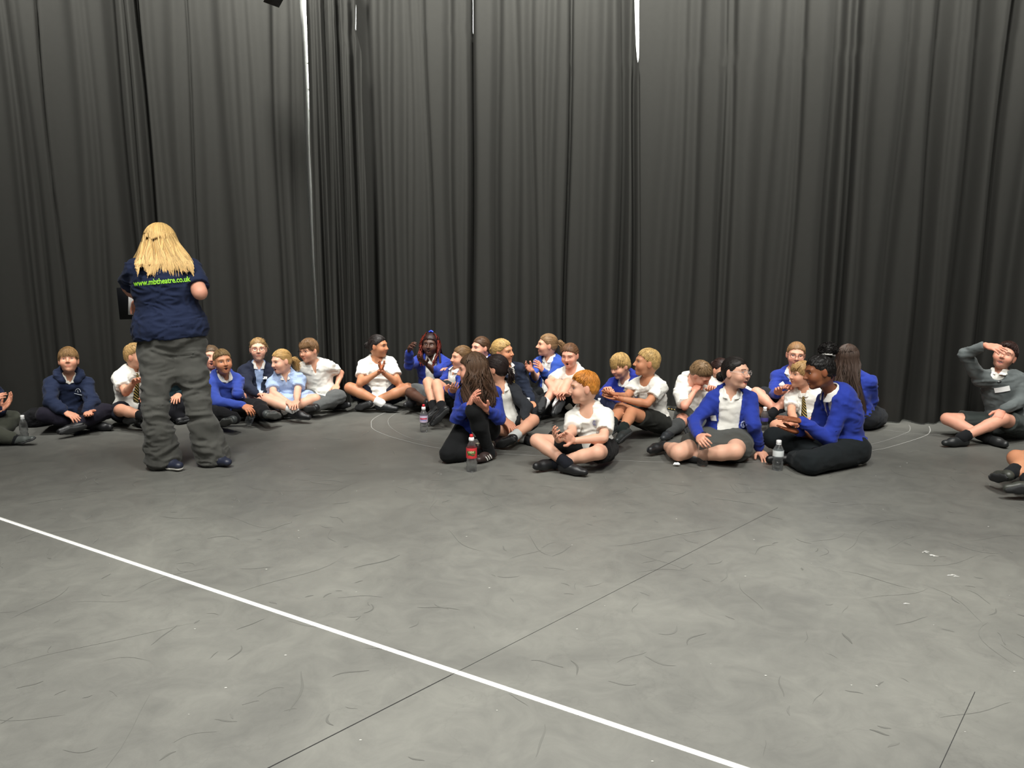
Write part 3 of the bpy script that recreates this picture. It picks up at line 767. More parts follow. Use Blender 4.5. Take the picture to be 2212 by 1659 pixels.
    for p, k in S2: hv.sub(p, k)
    V, Q = hv.mesh(); hairc = np.array(srgb(*g('hair', ('short', (90, 66, 44)))[1]))
    bits.append((V, Q)); cols.append(head_colors(V, H, HF, hk, base, hairc*.7, mouth))
    for q in 'RL':
        W, Tp = J['w'+q], J['t'+q]; pn = g('n'+q)
        if pn is None:
            other = J['t'+('L' if q == 'R' else 'R')]
            pn = other-Tp if g('clap') else np.array([0, 0, -1.0])+.3*(other-Tp)
        hp_ = hand_prims(W, Tp, np.asarray(pn, float), q == 'R', s*g('hs', 1.0), g('c'+q, g('curl', 14)), g('spread', 5))
        fv = Vol([p for p, k in hp_], .0040*s, pad=.012)
        for p, k in hp_: fv.add(p, k)
        V, Q = fv.mesh(); bits.append((V, Q)); cols.append(np.tile(bc*np.array([1.0, .88, .86]), (len(V), 1)))
    V, Q = join_vf(bits)
    body = mesh_np('body', V, Q, SKIN, E, cols=np.clip(np.concatenate(cols), 0, 1))
    # ---- eyes
    for sx in (-1, 1):
        r_, f_, u_ = HF
        c0 = H + (r_*sx*.031 + u_*.0085)*hk + f_*.05*hk
        ps = hv.surf(c0, f_, .08, .002)
        fo = nrm(f_ + r_*sx*.22); ro = nrm(np.cross(fo, u_)); uo = np.cross(ro, fo)
        eo = bpy.data.objects.new('eye', eye_mesh(g('eyes', 'blue'))); COL.objects.link(eo); eo.parent = body
        k = hk*1.0; ez = k*g('eyeopen', 1.0)
        M = Matrix(((ro[0]*k, fo[0]*k, uo[0]*ez, 0), (ro[1]*k, fo[1]*k, uo[1]*ez, 0), (ro[2]*k, fo[2]*k, uo[2]*ez, 0), (0, 0, 0, 1)))
        M.translation = Vector(tuple(ps - f_*.001 - root)); eo.matrix_local = M
    # ---- glasses
    if g('glasses'):
        r_, f_, u_ = HF; pts = []
        parts = []
        gm = g('glasses'); yl = .098
        for sx in (-1, 1):
            cc = H + (r_*sx*.032 + u_*.006 + f_*yl)*hk
            ring = [cc + (r_*math.cos(a)*.022 + u_*math.copysign(abs(math.sin(a))**.7, math.sin(a))*.0155 - f_*sx*math.cos(a)*.006)*hk for a in np.linspace(0, 2*math.pi, 25)]
            parts.append(tube_path(ring, .0017, 5))
            parts.append(tube_path([H+(r_*sx*.054+u_*.01+f_*(yl-.005))*hk, H+(r_*sx*.074+u_*.011+f_*.06)*hk, H+(r_*sx*.078+u_*.010-f_*.0)*hk], .0016, 5))
        parts.append(tube_path([H+(r_*-.011+u_*.009+f_*(yl+.001))*hk, H+(u_*.012+f_*(yl+.003))*hk, H+(r_*.011+u_*.009+f_*(yl+.001))*hk], .0016, 5))
        Vg, Qg = join_vf(parts); mesh_np('glasses', Vg, Qg, plain('frame_'+gm[0], gm[1], .3), E)
    # ---- hair
    build_hair(E, H, HF, hk, g('hair', ('short', (90, 66, 44))), nrng, hv, Nk, u, tf)
    # ---- lower garments
    bk, bcol = g('bottom', ('shorts', BLACK)); 
    hipQ = [(el(P+u*.015*s, (tr, tf, u), np.array([.134*fat*g('hipw', 1), .106*fat*g('hipw', 1), .088])*s), .04)]
    short_cut = []
    if bk != 'none':
        prims = list(hipQ)
        for q in 'RL':
            Hp, K, An = HP[q], J['k'+q], J['a'+q]
            if bk in ('trousers', 'leggings'):
                i = .016 if bk == 'trousers' else .006; j = .022 if bk == 'trousers' else .006
                wl = g('wide', 0)
                L_ = leg(q, i, j); An2 = An + (K-An)*.04
                m = K+(An-K)*.34
                prims += [L_[0], L_[1], (rc(m, An2, (.046*rl+i+wl*.4)*s, (.030+j+wl)*s), .03)]
            elif bk == 'shorts':
                e = Hp+(K-Hp)*.72
                prims += [(ccone(Hp, e, .090*rl*s, .078*rl*s), .02)]
            elif bk == 'skirt':
                e = Hp+(K-Hp)*g('skirtlen', .8)
                prims += [(ccone(Hp, e, .094*rl*s, .088*rl*s), .05)]
        if g('seat'): prims.append((rc(P, P-u*g('seat')*s, .115*s, .085*s), .10))
        if bk == 'skirt':
            eR = HP['R']+(J['kR']-HP['R'])*.6; eL = HP['L']+(J['kL']-HP['L'])*.6
            prims += [(rc(eR, eL, .05*s, .05*s), .10), (rc((HP['R']+eR)/2, (HP['L']+eL)/2, .07*s, .07*s), .1)]
        v = Vol([p for p, k in prims], .0105*qual*max(1, s*.9))
        for p, k in prims: v.add(p, k)
        for e, d in short_cut:
            def fn(X, Y, Z, e=e, d=d):
                ax = (X-e[0])*d[0]+(Y-e[1])*d[1]+(Z-e[2])*d[2]
                rr = np.sqrt(np.maximum((X-e[0])**2+(Y-e[1])**2+(Z-e[2])**2-ax**2, 0))
                return np.minimum(ax, .17-rr) if bk == 'shorts' else np.minimum(ax, .13-rr)
            v.cut(fn)
        if g('waist') is not None: v.cut(lambda X, Y, Z: (X-P[0])*u[0]+(Y-P[1])*u[1]+(Z-P[2])*u[2]-g('waist'))
        v.cut(floor_cut); V, Q = v.mesh()
        V = wrinkle(V, Q, g('bwr', .006)*(1 if bk != 'leggings' else .4), g('bws', 9), g('seed', 1)+3); V[:,2] = np.maximum(V[:,2], .002)
        mt = fab(bcol)
        mesh_np({'leggings': 'leggings', 'skirt': 'skirt', 'shorts': 'shorts'}.get(bk, 'trousers'), V, Q, mt, E)
    # ---- feet
    shc = g('shoes', (28, 29, 31))
    for q in 'RL':
        K, An, To = J['k'+q], J['a'+q], J['o'+q]
        f_ = nrm(To-An); sole = nrm(An-K); sole = sole - f_*np.dot(sole, f_)
        if np.linalg.norm(sole) < .25: sole = np.array([0, 0, -1.0]) - f_*np.dot(np.array([0, 0, -1.0]), f_)
        if g('sole'+q) is not None: so = np.array(g('sole'+q), float); sole = so-f_*np.dot(so, f_)
        sole = nrm(sole); w_ = np.cross(f_, sole)
        heel = An + sole*.038*s - f_*.032*s; toe = heel + f_*.172*s; mid = heel + f_*.11*s
        lift = max(0, .036*s - min(heel[2], toe[2]))
        hz = np.array([0, 0, 0.0]); 
        heel = heel.copy(); toe = toe.copy(); mid = mid.copy()
        heel[2] = max(heel[2], .034*s); toe[2] = max(toe[2], .034*s); mid[2] = max(mid[2], .034*s)
        pr_ = [(rc(heel, mid, .031*s, .0345*s), .02), (rc(mid, toe, .0345*s, .028*s, nrm(sole), .8), .02), (rc(heel+f_*.01, An+sole*.012, .031*s, .033*s), .015), (rc(An+sole*.02, mid-sole*.010*s, .029*s, .024*s), .02)]
        v = Vol([p for p, k in pr_], .0075*qual)
        for p, k in pr_: v.add(p, k)
        def fn(X, Y, Z, a=heel, n=sole, d=.021*s): return (X-a[0])*n[0]+(Y-a[1])*n[1]+(Z-a[2])*n[2] - d
        v.cut(fn); v.cut(floor_cut); V, Q = v.mesh()
        shoe = mesh_np('shoe', V, Q, leather(shc), E)
        pr2 = [(rc(heel, mid, .034*s, .0375*s), .02), (rc(mid, toe, .0375*s, .031*s), .02)]
        v = Vol([p for p, k in pr2], .0075*qual)
        for p, k in pr2: v.add(p, k)
        def fn2(X, Y, Z, a=heel, n=sole): 
            t = (X-a[0])*n[0]+(Y-a[1])*n[1]+(Z-a[2])*n[2]; return np.maximum(t-.032*s, .018*s-t)
        v.cut(fn2); v.cut(floor_cut); V, Q = v.mesh()
        if len(V): mesh_np('sole', V, Q, plain('sole_%d' % g('solecol', (48, 49, 50))[0], g('solecol', (48, 49, 50)), .8), shoe)
        if g('stripes'):
            for k in range(3):
                c0 = mid - f_*(.035-.024*k)*s
                for sgn in (-1, 1):
                    a_ = c0 + sgn*w_*.030*s - sole*.020*s + f_*.012*s; b_ = c0 + sgn*w_*.0375*s + sole*.014*s - f_*.004
                    Vg, Qg = tube_path([a_+sgn*w_*.002, (a_+b_)/2+sgn*w_*.005*s, b_+sgn*w_*.001], .0045*s, 5)
                    mesh_np('stripe', Vg, Qg, plain('white_stripe', (230, 228, 222), .5), shoe)
        sk, skc = g('socks', ('short', (24, 25, 27)))
        if sk != 'none':
            up_ = An + nrm(K-An)*(.07 if sk == 'short' else .30)*s
            pr3 = [(rc(up_, An, (.0425 if sk == 'short' else .054)*s, .038*s), .02), (rc(An, An+sole*.02, .035*s, .035*s), .02)]
            if sk == 'knee': pr3 = [(rc(K+(An-K)*.2, K+(An-K)*.45, .060*rl*s, .058*rl*s), .02), (rc(K+(An-K)*.45, An, .056*s, .036*s), .02)]
            v = Vol([p for p, k in pr3], .009*qual)
            for p, k in pr3: v.add(p, k)
            n_ = nrm(K-An)
            ec = up_ if sk != 'knee' else K+(An-K)*.2
            v.cut(lambda X, Y, Z: (X-ec[0])*n_[0]+(Y-ec[1])*n_[1]+(Z-ec[2])*n_[2]); v.cut(floor_cut)
            V, Q = v.mesh(); V = wrinkle(V, Q, .001, 30, 4); mesh_np('sock', V, Q, fab(skc), E)
    # ---- upper garments
    tk = g('top', 'tee'); tc_ = g('tcol', WHITE); ins = g('inner', WHITE)
    nd_ = nrm(neckTop-Nk)
    def tl(V):   # torso-local coords relative to neck base
        D = V-Nk; return D@tr, D@tf, D@u
    def garment(name, i, sleeve, mat, neckr=.047, scoop=0, vcut=None, amp=.005, hem=True, res=.0088, parent=E, wr=11, sl_i=None, rim=0):
        prims = torso(i)
        if g('flare'): prims.append((el(P+u*g('flz', .08)*s, (tr, tf, u), np.array([g('flare'), g('flare')*.78, .13])*s), .05))
        cuts = []
        for q in 'RL':
            S_, E_, W_ = SH[q], J['e'+q], J['w'+q]; si = (i if sl_i is None else sl_i)
            if sleeve == 'short':
                e = S_+(E_-S_)*g('sleeve', .62); prims.append((ccone(S_, e, (.043+si)*ra**.5*s, (.043+si*1.15)*ra**.5*s), .022))
            elif sleeve == 'long':
                pv = [(rc(S_, E_, (.045+si)*s, (.036+si)*s), .025), (rc(E_, E_+(W_-E_)*.86, (.036+si)*s, (.028+si*.8)*s), .015), (rc(E_+(W_-E_)*.86, E_+(W_-E_)*.97, (.025+si*.7)*s, (.024+si*.6)*s), .008)]
                prims += pv
        v = Vol([p for p, k in prims], res*qual*max(1, s*.9))
        for p, k in prims: v.add(p, k)
        for e, d, rm in cuts:
            def fn(X, Y, Z, e=e, d=d, rm=rm):
                ax = (X-e[0])*d[0]+(Y-e[1])*d[1]+(Z-e[2])*d[2]
                rr = np.sqrt(np.maximum((X-e[0])**2+(Y-e[1])**2+(Z-e[2])**2-ax**2, 0)); return np.minimum(np.minimum(ax, rm-rr), .12*s-ax)
            v.cut(fn)
        v.sub(rc(Nk-u*.01*s, Nk+nd_*.16, neckr*.94*s, (neckr*.94+.012)*s), .012)
        if scoop: v.sub(el(Nk+tf*.055*s-u*.002*s, (tr, tf, u), np.array([.052, .06, .036+scoop])*s), .015)
        if vcut: v.cut(vcut)
        if hem: 
            hz = g('hem', -.04)
            v.cut(lambda X, Y, Z: (P[0]-X)*u[0]+(P[1]-Y)*u[1]+(P[2]-Z)*u[2] + hz*s)
        v.cut(floor_cut); V, Q = v.mesh()
        V2 = wrinkle(V, Q, amp, wr, g('seed', 1)); V2[:,2] = np.maximum(V2[:,2], .003)
        o = mesh_np(name, V2, Q, mat, parent); return o, v
    def collar(col, r0=.045, hgt=.03, open_=.012, name='collar', par=E):
        # folded collar: cone shell round the neck
        ax = nrm(nd_*.6+u*.4); rt = nrm(tr-ax*np.dot(tr, ax)); ft = np.cross(ax, rt)
        org = Nk - u*.006*s + ax*.0
        pr_ = rc(org-ax*.02*s, org+ax*.05*s, .10*s, .10*s); v = Vol([pr_], .0048*max(qual, .9)); 
        def fn(X, Y, Z):
            dx, dy, dz = X-org[0], Y-org[1], Z-org[2]
            h = dx*ax[0]+dy*ax[1]+dz*ax[2]; a = dx*rt[0]+dy*rt[1]+dz*rt[2]; b = dx*ft[0]+dy*ft[1]+dz*ft[2]
            fr = np.clip(b/.06, -1, 1)
            rr = np.sqrt(a*a+(b*.92)**2)
            top = (.034*s+.006) - .012*np.maximum(fr, 0); bot = top - hgt*s*(1+.5*np.maximum(fr, 0))
            R_ = r0*s + .62*(top-h)
            sh = np.abs(rr-R_)*.85-.0042
            gap = (open_*s+.35*np.maximum(top-h, 0)*0+.0) - np.abs(a)
            gap = np.where(b > 0, np.minimum(gap+.45*(h-bot), .02), -1.0)
            return np.maximum(np.maximum(sh, np.maximum(h-top, bot-h)), gap)
        v.F[:] = -1; v.cut(fn); V, Q = v.mesh()
        if len(V): return mesh_np(name, V, Q, fab(col), par)
    def onto(v, x, z, lift=.0, back=False):
        d = -tf if back else tf
        p0 = Nk + tr*x*s + u*z*s - d*.10*s
        ts = np.arange(0, .42, .004); vv = v.sample(p0+ts[:,None]*d); ins = np.nonzero(vv < 0)[0]
        if len(ins) == 0: return p0+d*.2
        j = ins[0]
        while j+1 < len(ts) and vv[j+1] < 0: j += 1
        # step over the neck opening, keep to the trunk
        if ts[j] < .10:
            nx_ = [q for q in ins if q > j and ts[q] < .26]
            if nx_: j = nx_[-1] if ts[nx_[-1]] < .24 else j
        return p0 + (ts[j] + (.004*vv[j]/(vv[j]-vv[j+1]) if j+1 < len(ts) else 0) + lift)*d
    def badge(v, x, z, w, h, rot=0, nm='name_badge', mat=None, cols=None):
        n, m = 6, 4; V = []
        for j in range(m):
            for i_ in range(n):
                a = (i_/(n-1)-.5)*w; b = (j/(m-1)-.5)*h; c_, s_ = math.cos(rot), math.sin(rot)
                V.append(onto(v, x+(a*c_-b*s_)/s, z+(a*s_+b*c_)/s, .0))
        V = np.array(V); c0 = V.mean(0)
        # relax onto best plane, keep slight curve
        pl = V-c0; V = c0 + pl; V = V + tf*.012
        Fq = [(j*n+i_, j*n+i_+1, (j+1)*n+i_+1, (j+1)*n+i_) for j in range(m-1) for i_ in range(n-1)]
        Vb = V - tf*.003; F2 = [tuple(reversed([k+len(V) for k in f])) for f in Fq]
        return mesh_np(nm, np.concatenate([V, Vb]), np.array(Fq+F2), mat or plain('paper', (238, 238, 236), .7), E)
    def crest(v, x, z, sz, col=(205, 210, 225), style=0):
        parts = []
        for rr in ((1.0, .72) if style == 0 else (1.0,)):
            arc = [onto(v, x+math.cos(a)*sz*rr*.8/s, z+math.sin(a)*sz*rr/s, .006) for a in np.linspace(-2.4 if style == 0 else 0, 2.2 if style == 0 else math.pi, 12)]
            parts.append(tube_path(arc, sz*.09, 4))
        mid = [onto(v, x+a*sz/s, z+b*sz/s, .006) for a, b in ((-.1, -.5), (.12, -.1), (-.05, .2), (.15, .45))]
        parts.append(tube_path(mid, sz*.16, 4, sz*.08))
        if style == 1:
            parts.append(tube_path([onto(v, x-1.1*sz/s, z-.75*sz/s, .006), onto(v, x+1.1*sz/s, z-.75*sz/s, .006)], sz*.10, 4))
        Vc, Qc = join_vf(parts); return mesh_np('embroidered_crest', Vc, Qc, plain('thread_%d_%d' % (col[0], col[2]), col, .7), E)
    def tie(v, colmat, z0=-.02, z1=-.30, w=.034, knot=True):
        n = 22; rows = []; C = []
        for i_ in range(n):
            t = i_/(n-1); z = z0+(z1-z0)*t; ww = (.011 + (w-.011)*t) * (1 if t < .94 else (1-(t-.94)/.06*.8))
            c_ = onto(v, 0, z); row = []
            for a, l in ((-1, .004), (-.5, .009), (0, .011), (.5, .009), (1, .004), (0, -.004)):
                row.append(c_ + tr*a*ww*s + tf*l); C.append((t*12*(abs(z1-z0)/.3)+a*1.0+2, 0, 0))
            rows.append(row)
        V = np.array(rows).reshape(-1, 3); Q = []
        for i_ in range(n-1):
            for k in range(6):
                k2 = (k+1) % 6; order = [0, 1, 2, 3, 4, 5]
                Q.append((i_*6+k, i_*6+k2, (i_+1)*6+k2, (i_+1)*6+k))
        mesh_np('tie', V, np.array(Q), colmat, E, cols=np.array(C))
    V_open = None
    def vneck(zlow, wtop, wbot=0.0, front=.0):
        """front opening, widening to the neck"""
        def fn(X, Y, Z):
            dx, dy, dz = X-Nk[0], Y-Nk[1], Z-Nk[2]
            a = dx*tr[0]+dy*tr[1]+dz*tr[2]; b = dx*tf[0]+dy*tf[1]+dz*tf[2]; z = dx*u[0]+dy*u[1]+dz*u[2]
            w = np.clip((z-zlow*s)/(-zlow*s), 0, 1.2)
            wd = (wbot + (wtop-wbot)*w)*s if wbot else np.where(z > zlow*s, wtop*w*s, -.02)
            return np.minimum(wd-np.abs(a), b-front)*.8
        return fn
    tm = fab(tc_)
    if tk == 'tee':
        o, v = garment('t_shirt', .013, 'short', tm, .050, .010, amp=.0085)
    elif tk == 'polo':
        o, v = garment('polo_shirt', .014, 'short', tm, .05, 0, amp=.008, vcut=vneck(-.09, .022)); collar(g('collarcol', tc_))
    elif tk == 'shirt':
        o, v = garment('shirt', .014, 'short', tm, .05, 0, amp=.008); collar(g('collarcol', tc_), open_=.006)
    elif tk == 'dress':
        o, v = garment('dress', .014, 'short', gingham(), .05, 0, amp=.008, vcut=vneck(-.07, .02)); collar(WHITE)
        pr_ = list(hipQ)
        for q in 'RL': pr_.append((ccone(HP[q], HP[q]+(J['k'+q]-HP[q])*.66, .094*s, .082*s), .05))
        eR = HP['R']+(J['kR']-HP['R'])*.5; eL = HP['L']+(J['kL']-HP['L'])*.5
        pr_ += [(rc(eR, eL, .05*s, .05*s), .1)]
        v2 = Vol([p for p, k in pr_], .0085)
        for p, k in pr_: v2.add(p, k)
        v2.cut(floor_cut); V, Q = v2.mesh(); V = wrinkle(V, Q, .007, 9, 8); V[:,2] = np.maximum(V[:,2], .002); mesh_np('skirt', V, Q, gingham(), E)
    elif tk in ('jumper', 'hoodie'):
        o, v = garment('jumper' if tk == 'jumper' else 'hoodie', .020 if tk == 'jumper' else .026, 'long', tm, .056, .004, amp=.0075 if tk == 'jumper' else .011, sl_i=.009 if tk == 'jumper' else .019, wr=9,
                       vcut=vneck(g('vlow', -.05), .035))
        garment('shirt', .008, None, fab(ins), .047, 0, amp=.003, res=.013)
        collar(ins, r0=.046, open_=.008)
        if tk == 'hoodie':
            pts = []
            hp2 = []
            for a in np.linspace(-2.45, 2.45, 9):
                c_ = Nk + (-tf*math.cos(a)*.085 + tr*math.sin(a)*.088)*s + u*(.022+.018*math.cos(a) - .02*(abs(a) > 2))*s
                pts.append(c_)
            for a_, b_ in zip(pts[:-1], pts[1:]): hp2.append((rc(a_, b_, .030*s, .030*s), .02))
            v3 = Vol([p for p, k in hp2], .007)
            for p, k in hp2: v3.add(p, k)
            V, Q = v3.mesh(); V = wrinkle(V, Q, .005, 18, 2); mesh_np('hood', V, Q, tm, o)
    elif tk in ('cardigan', 'blazer'):
        zl = g('vlow', -.22); wb = g('wbot', 0.012 if tk == 'cardigan' else 0)
        o, v = garment(tk, .024, 'long', tm, .058, 0, amp=.008, sl_i=.011, wr=9, vcut=vneck(zl, g('vw', .065), wb), parent=E)
        i_, v_in = garment('dress' if g('inner_gingham') else 'polo_shirt', .010, None, gingham() if g('inner_gingham') else fab(ins), .048, 0, amp=.005, res=.010, vcut=vneck(-.06, .016))
        collar(g('collarcol', ins), r0=.046, open_=g('copen', .012))
        if g('tie'): tie(v_in, g('tie'), z1=g('tiez', -.28))
    if tk in ('tee', 'polo', 'shirt') and g('tie'): tie(v, g('tie'), z1=g('tiez', -.28))
    if tk == 'jumper' and g('tie'): tie(v, g('tie'), z0=.0, z1=-.055, w=.022)
    for b_ in g('badges', []): badge(v, *b_)
    for b_ in g('crests', []): crest(v, *b_)
    A.E = E; A.v = v; A.tr, A.tf, A.u = tr, tf, u; A.onto = lambda x, z, lift=0, back=False: onto(v, x, z, lift, back); A.SH = SH; A.HF = HF; A.root = root
    return A

# ------------------------------------------------------------------ hair
def build_hair(E, H, HF, k, hs, rng, hv, Nk, U, TF):
    style, rgb = hs[:2]; opt = hs[2] if len(hs) > 2 else {}
    r, f, u = HF; col = np.array(srgb(*rgb))
    tipc = np.array(srgb(*opt['tip'])) if 'tip' in opt else col
    L = lambda x, y, z: H + (r*x+f*y+u*z)*k
    M = (r, f, u)
    th = {'short': .011, 'mop': .019, 'buzz': .006, 'pony': .006, 'bun': .005, 'long': .013, 'puff': .010, 'braids': .010}[style]
    th = opt.get('th', th)
    if style == 'mop': ys, zs = [-.10, -.05, -.015, .005, .03, .055, .075, .10], [-.058, -.05, -.012, .012, .022, .046, .058, .060]
    elif style == 'short': ys, zs = [-.10, -.05, -.015, .005, .03, .055, .075, .10], [-.058, -.05, -.010, .014, .034, .058, .068, .072]
    elif style == 'buzz': ys, zs = [-.10, -.05, -.015, .005, .03, .055, .075, .10], [-.045, -.04, -.004, .012, .024, .05, .064, .066]
    elif style in ('pony', 'bun', 'puff'): ys, zs = [-.10, -.05, -.02, .005, .03, .055, .075, .10], [-.062, -.055, -.03, .006, .026, .052, .066, .070]
    else: ys, zs = [-.10, -.05, .0, .02, .035, .055, .075, .10], [-.2, -.2, -.2, -.12, .01, .050, .062, .066]
    if 'fringe' in opt: zs = [z if y < .045 else z-opt['fringe'] for y, z in zip(ys, zs)]
    cr = np.array([.072+th*(.5 if style in ('short', 'mop') else 1), .090+th, .083+th]); cc = np.array([0, -.012, .030])
    P = [(el(L(*cc), M, cr*k), .01), (el(L(0, -.032, -.016), M, np.array([.058+th, .060+th, .058+th])*k), .03)]
    if style in ('long', 'braids'): P.append((rc(L(0, -.05, -.02), L(0, -.06, -.09), (.062+th)*k, (.058+th)*k, f, .75), .03))
    if style == 'long' and not opt.get('sleek'):
        P.append((rc(L(0, -.045, -.03), Nk - TF*(opt.get('bo', .115)-.068) + U*.06*k, .066*k, .066*k, TF, .55), .03))
    if 'core' in opt:
        pts_ = [H + np.array(q)@np.array([r, f, UP])*k for q in opt['core'][0]]
        for i_, (a_, b_) in enumerate(zip(pts_[:-1], pts_[1:])): P.append((rc(a_, b_, opt['core'][1][i_]*k, opt['core'][1][i_+1]*k, TF, opt['core'][2]), .03))
    if style == 'bun': P.append((el(L(0, -.115+opt.get('by', 0), opt.get('bz', .03)), M, np.array([.034, .03, .034])*k), .012))
    if style == 'puff': P.append((el(L(0, -.085, .135), M, np.array([.066, .062, .05])*k), .012))
    v = Vol([p for p, _ in P], .0072)
    for p, kk in P: v.add(p, kk)
    yz = np.array(ys, np.float32), np.array(zs, np.float32)
    def fn(X, Y, Z):
        dx, dy, dz = (X-H[0])/k, (Y-H[1])/k, (Z-H[2])/k
        y = dx*f[0]+dy*f[1]+dz*f[2]; z = dx*u[0]+dy*u[1]+dz*u[2]
        x = dx*r[0]+dy*r[1]+dz*r[2]
        return (np.interp(y.ravel(), yz[0], yz[1]).reshape(y.shape)+.003*np.sin(x*230+1)+.002*np.sin(x*480+y*300)-z)*k*.7
    X, Y, Z = v.ax[0][:,None,None], v.ax[1][None,:,None], v.ax[2][None,None,:]
    dx, dy, dz = (X-H[0])/k, (Y-H[1])/k, (Z-H[2])/k; y_ = dx*f[0]+dy*f[1]+dz*f[2]; z_ = dx*u[0]+dy*u[1]+dz*u[2]
    if style in ('short', 'mop', 'buzz', 'pony', 'bun', 'puff'):
        tt = np.clip((z_-np.interp(y_.ravel(), yz[0], yz[1]).reshape(y_.shape))/.04, 0, 1); v.F += ((1-tt)**1.5*max(th-.003, 0)*k*(.5 if style == 'mop' else 1)).astype(np.float32)
    v.cut(fn)
    V, Q = v.mesh(); N = vnormals(V, Q)
    nz = vnoise(V*55, 3)*.5+vnoise(V*110, 5)*.5
    V = V + N*(nz*(.004 if style in ('short', 'mop') else .0018) if style != 'puff' else nz*.009)[:,None]
    C = np.tile(col, (len(V), 1))*(.8+.25*vnoise(V*90, 9))[:,None]
    bits = [(V, Q)]; cs = [C]
    # strands
    def scalp(n):
        D = rng.normal(size=(n*6, 3)); D /= np.linalg.norm(D, axis=1)[:,None]
        q = cc + D*cr*.985
        ok = q[:,2] > np.interp(q[:,1], ys, zs)+.004
        if style in ('long', 'braids'): ok &= q[:,2] > -.02
        return q[ok][:n]
    def add_strands(PL, w0, w1, tint=None, shade=.28):
        n, S, _ = PL.shape
        PW = H + (PL[:,:,0:1]*r+PL[:,:,1:2]*f+PL[:,:,2:3]*u)*k
        t = np.linspace(0, 1, S)[None]; R = (w0*(1-t**2)+w1*t**2)*k*np.ones((n, 1))*rng.uniform(.7, 1.25, (n, 1))
        Vs, Qs = tubes(PW, R, 3); sh = (1+shade*rng.uniform(-1, 1, (n, 1, 1, 1)))*np.ones((n, S, 3, 1))
        base = col[None,None,None]*(1-t[0][None,:,None,None]) + tipc[None,None,None]*t[0][None,:,None,None]
        if tint is not None: base = np.array(tint)[None,None,None]
        Cs = np.broadcast_to(base, (n, S, 3, 3))*sh
        bits.append((Vs, Qs)); cs.append(np.clip(Cs.reshape(-1, 3), 0, 1))
    whorl = np.array([0.02, -.05, .115])
    if style in ('short', 'mop', 'buzz'):
        n = {'short': 760, 'mop': 850, 'buzz': 450, 'puff': 250}[style]; ln = {'short': .035, 'mop': .06, 'buzz': .014, 'puff': .02}[style]; S = 4
        q = scalp(n); n = len(q); PL = np.zeros((n, S, 3)); PL[:,0] = q*1.0
        step = ln/(S-1)*rng.uniform(.7, 1.3, (n, 1)); p = q.copy(); jit = rng.normal(size=(n, 3))*.25
        for i in range(1, S):
            nn = (p-cc)/cr**2; nn /= np.linalg.norm(nn, axis=1)[:,None]
            fl = p-whorl; 
            if opt.get('sweep'): fl = fl*.35 + np.array(opt['sweep'])*.1
            if style == 'mop': fl = fl + np.array([0, .03, -.05])*(p[:,2:3] < .1)
            fl = fl+jit*.04
            fl = fl-nn*(fl*nn).sum(1)[:,None]; fl /= np.linalg.norm(fl, axis=1)[:,None]+1e-9
            p = p + fl*step*((p[:,2:3] > np.interp(p[:,1:2], ys, zs)-(.0 if style != 'mop' else .012)) | (i < 2)); e = (p-cc)/cr; e = e/np.maximum(np.linalg.norm(e, axis=1)[:,None], 1e-6)*(1.0+(.035 if style != 'buzz' else .01)*i/S)
            tt = np.clip((p[:,2:3]-np.interp(p[:,1:2], ys, zs))/.04, 0, 1); e = e*(1-(1-tt)**1.5*max(th-.004, 0)/.085*(.4 if style == 'mop' else 1))
            p = np.where(p[:,2:3] > -.03, cc+e*cr, p); PL[:,i] = p
        if style in ('short', 'buzz'): PL[:,:,2] = np.where(PL[:,:,1] > .02, np.maximum(PL[:,:,2], np.interp(PL[:,:,1], ys, zs)+.001), PL[:,:,2])
        add_strands(PL, .0024 if style != 'buzz' else .002, .0007, shade=.4)
        if style == 'mop' or opt.get('bangs'):
            n = 230; S = 6; x = rng.uniform(-.058, .058, n); PL = np.zeros((n, S, 3))
            for i in range(S):
                t = i/(S-1); y = .075+.022*math.sin(t*1.4) + 0*x; z = .098-.075*t*rng.uniform(.75, 1.1, n)*opt.get('bl', 1)
                xx = x*(1+.15*t)+opt.get('part', .02)*t; yy = y - xx**2*9
                PL[:,i] = np.stack([xx, yy, z], 1)
            add_strands(PL, .0026, .0008, shade=.4)
    if style in ('pony', 'bun', 'puff'):
        tie_p = {'pony': np.array([0, -.112, opt.get('tz', .035)]), 'bun': np.array([0, -.105, opt.get('bz', .03)]), 'puff': np.array([0, -.075, .115])}[style]
        n = 420; S = 7; q = scalp(n); n = len(q); PL = np.zeros((n, S, 3)); p = q.copy(); PL[:,0] = p
        for i in range(1, S):
            p = p+(tie_p-p)/(S-i); e = (p-cc)/cr; ln = np.linalg.norm(e, axis=1)[:,None]
            p = np.where(i < S-1, cc+e/np.maximum(ln, 1e-6)*cr*1.006, p); PL[:,i] = p
        add_strands(PL, .0018, .0015, shade=.45)
    if style == 'pony':
        path = opt.get('path', [(0, -.112, .035), (0, -.15, .03), (0, -.16, -.03), (0, -.145, -.10)])
        n = 130; S = 8; pp = smooth_path(path, S); off = rng.normal(size=(n, 1, 3))*.5; t = np.linspace(0, 1, S)
        rad = opt.get('pr', .017)*(np.sin(np.clip(t*2.4+.35, 0, math.pi))*.9+.12)
        PL = pp[None]+off*rad[None,:,None]*1.6; add_strands(PL, .0026, .0008, shade=.4)
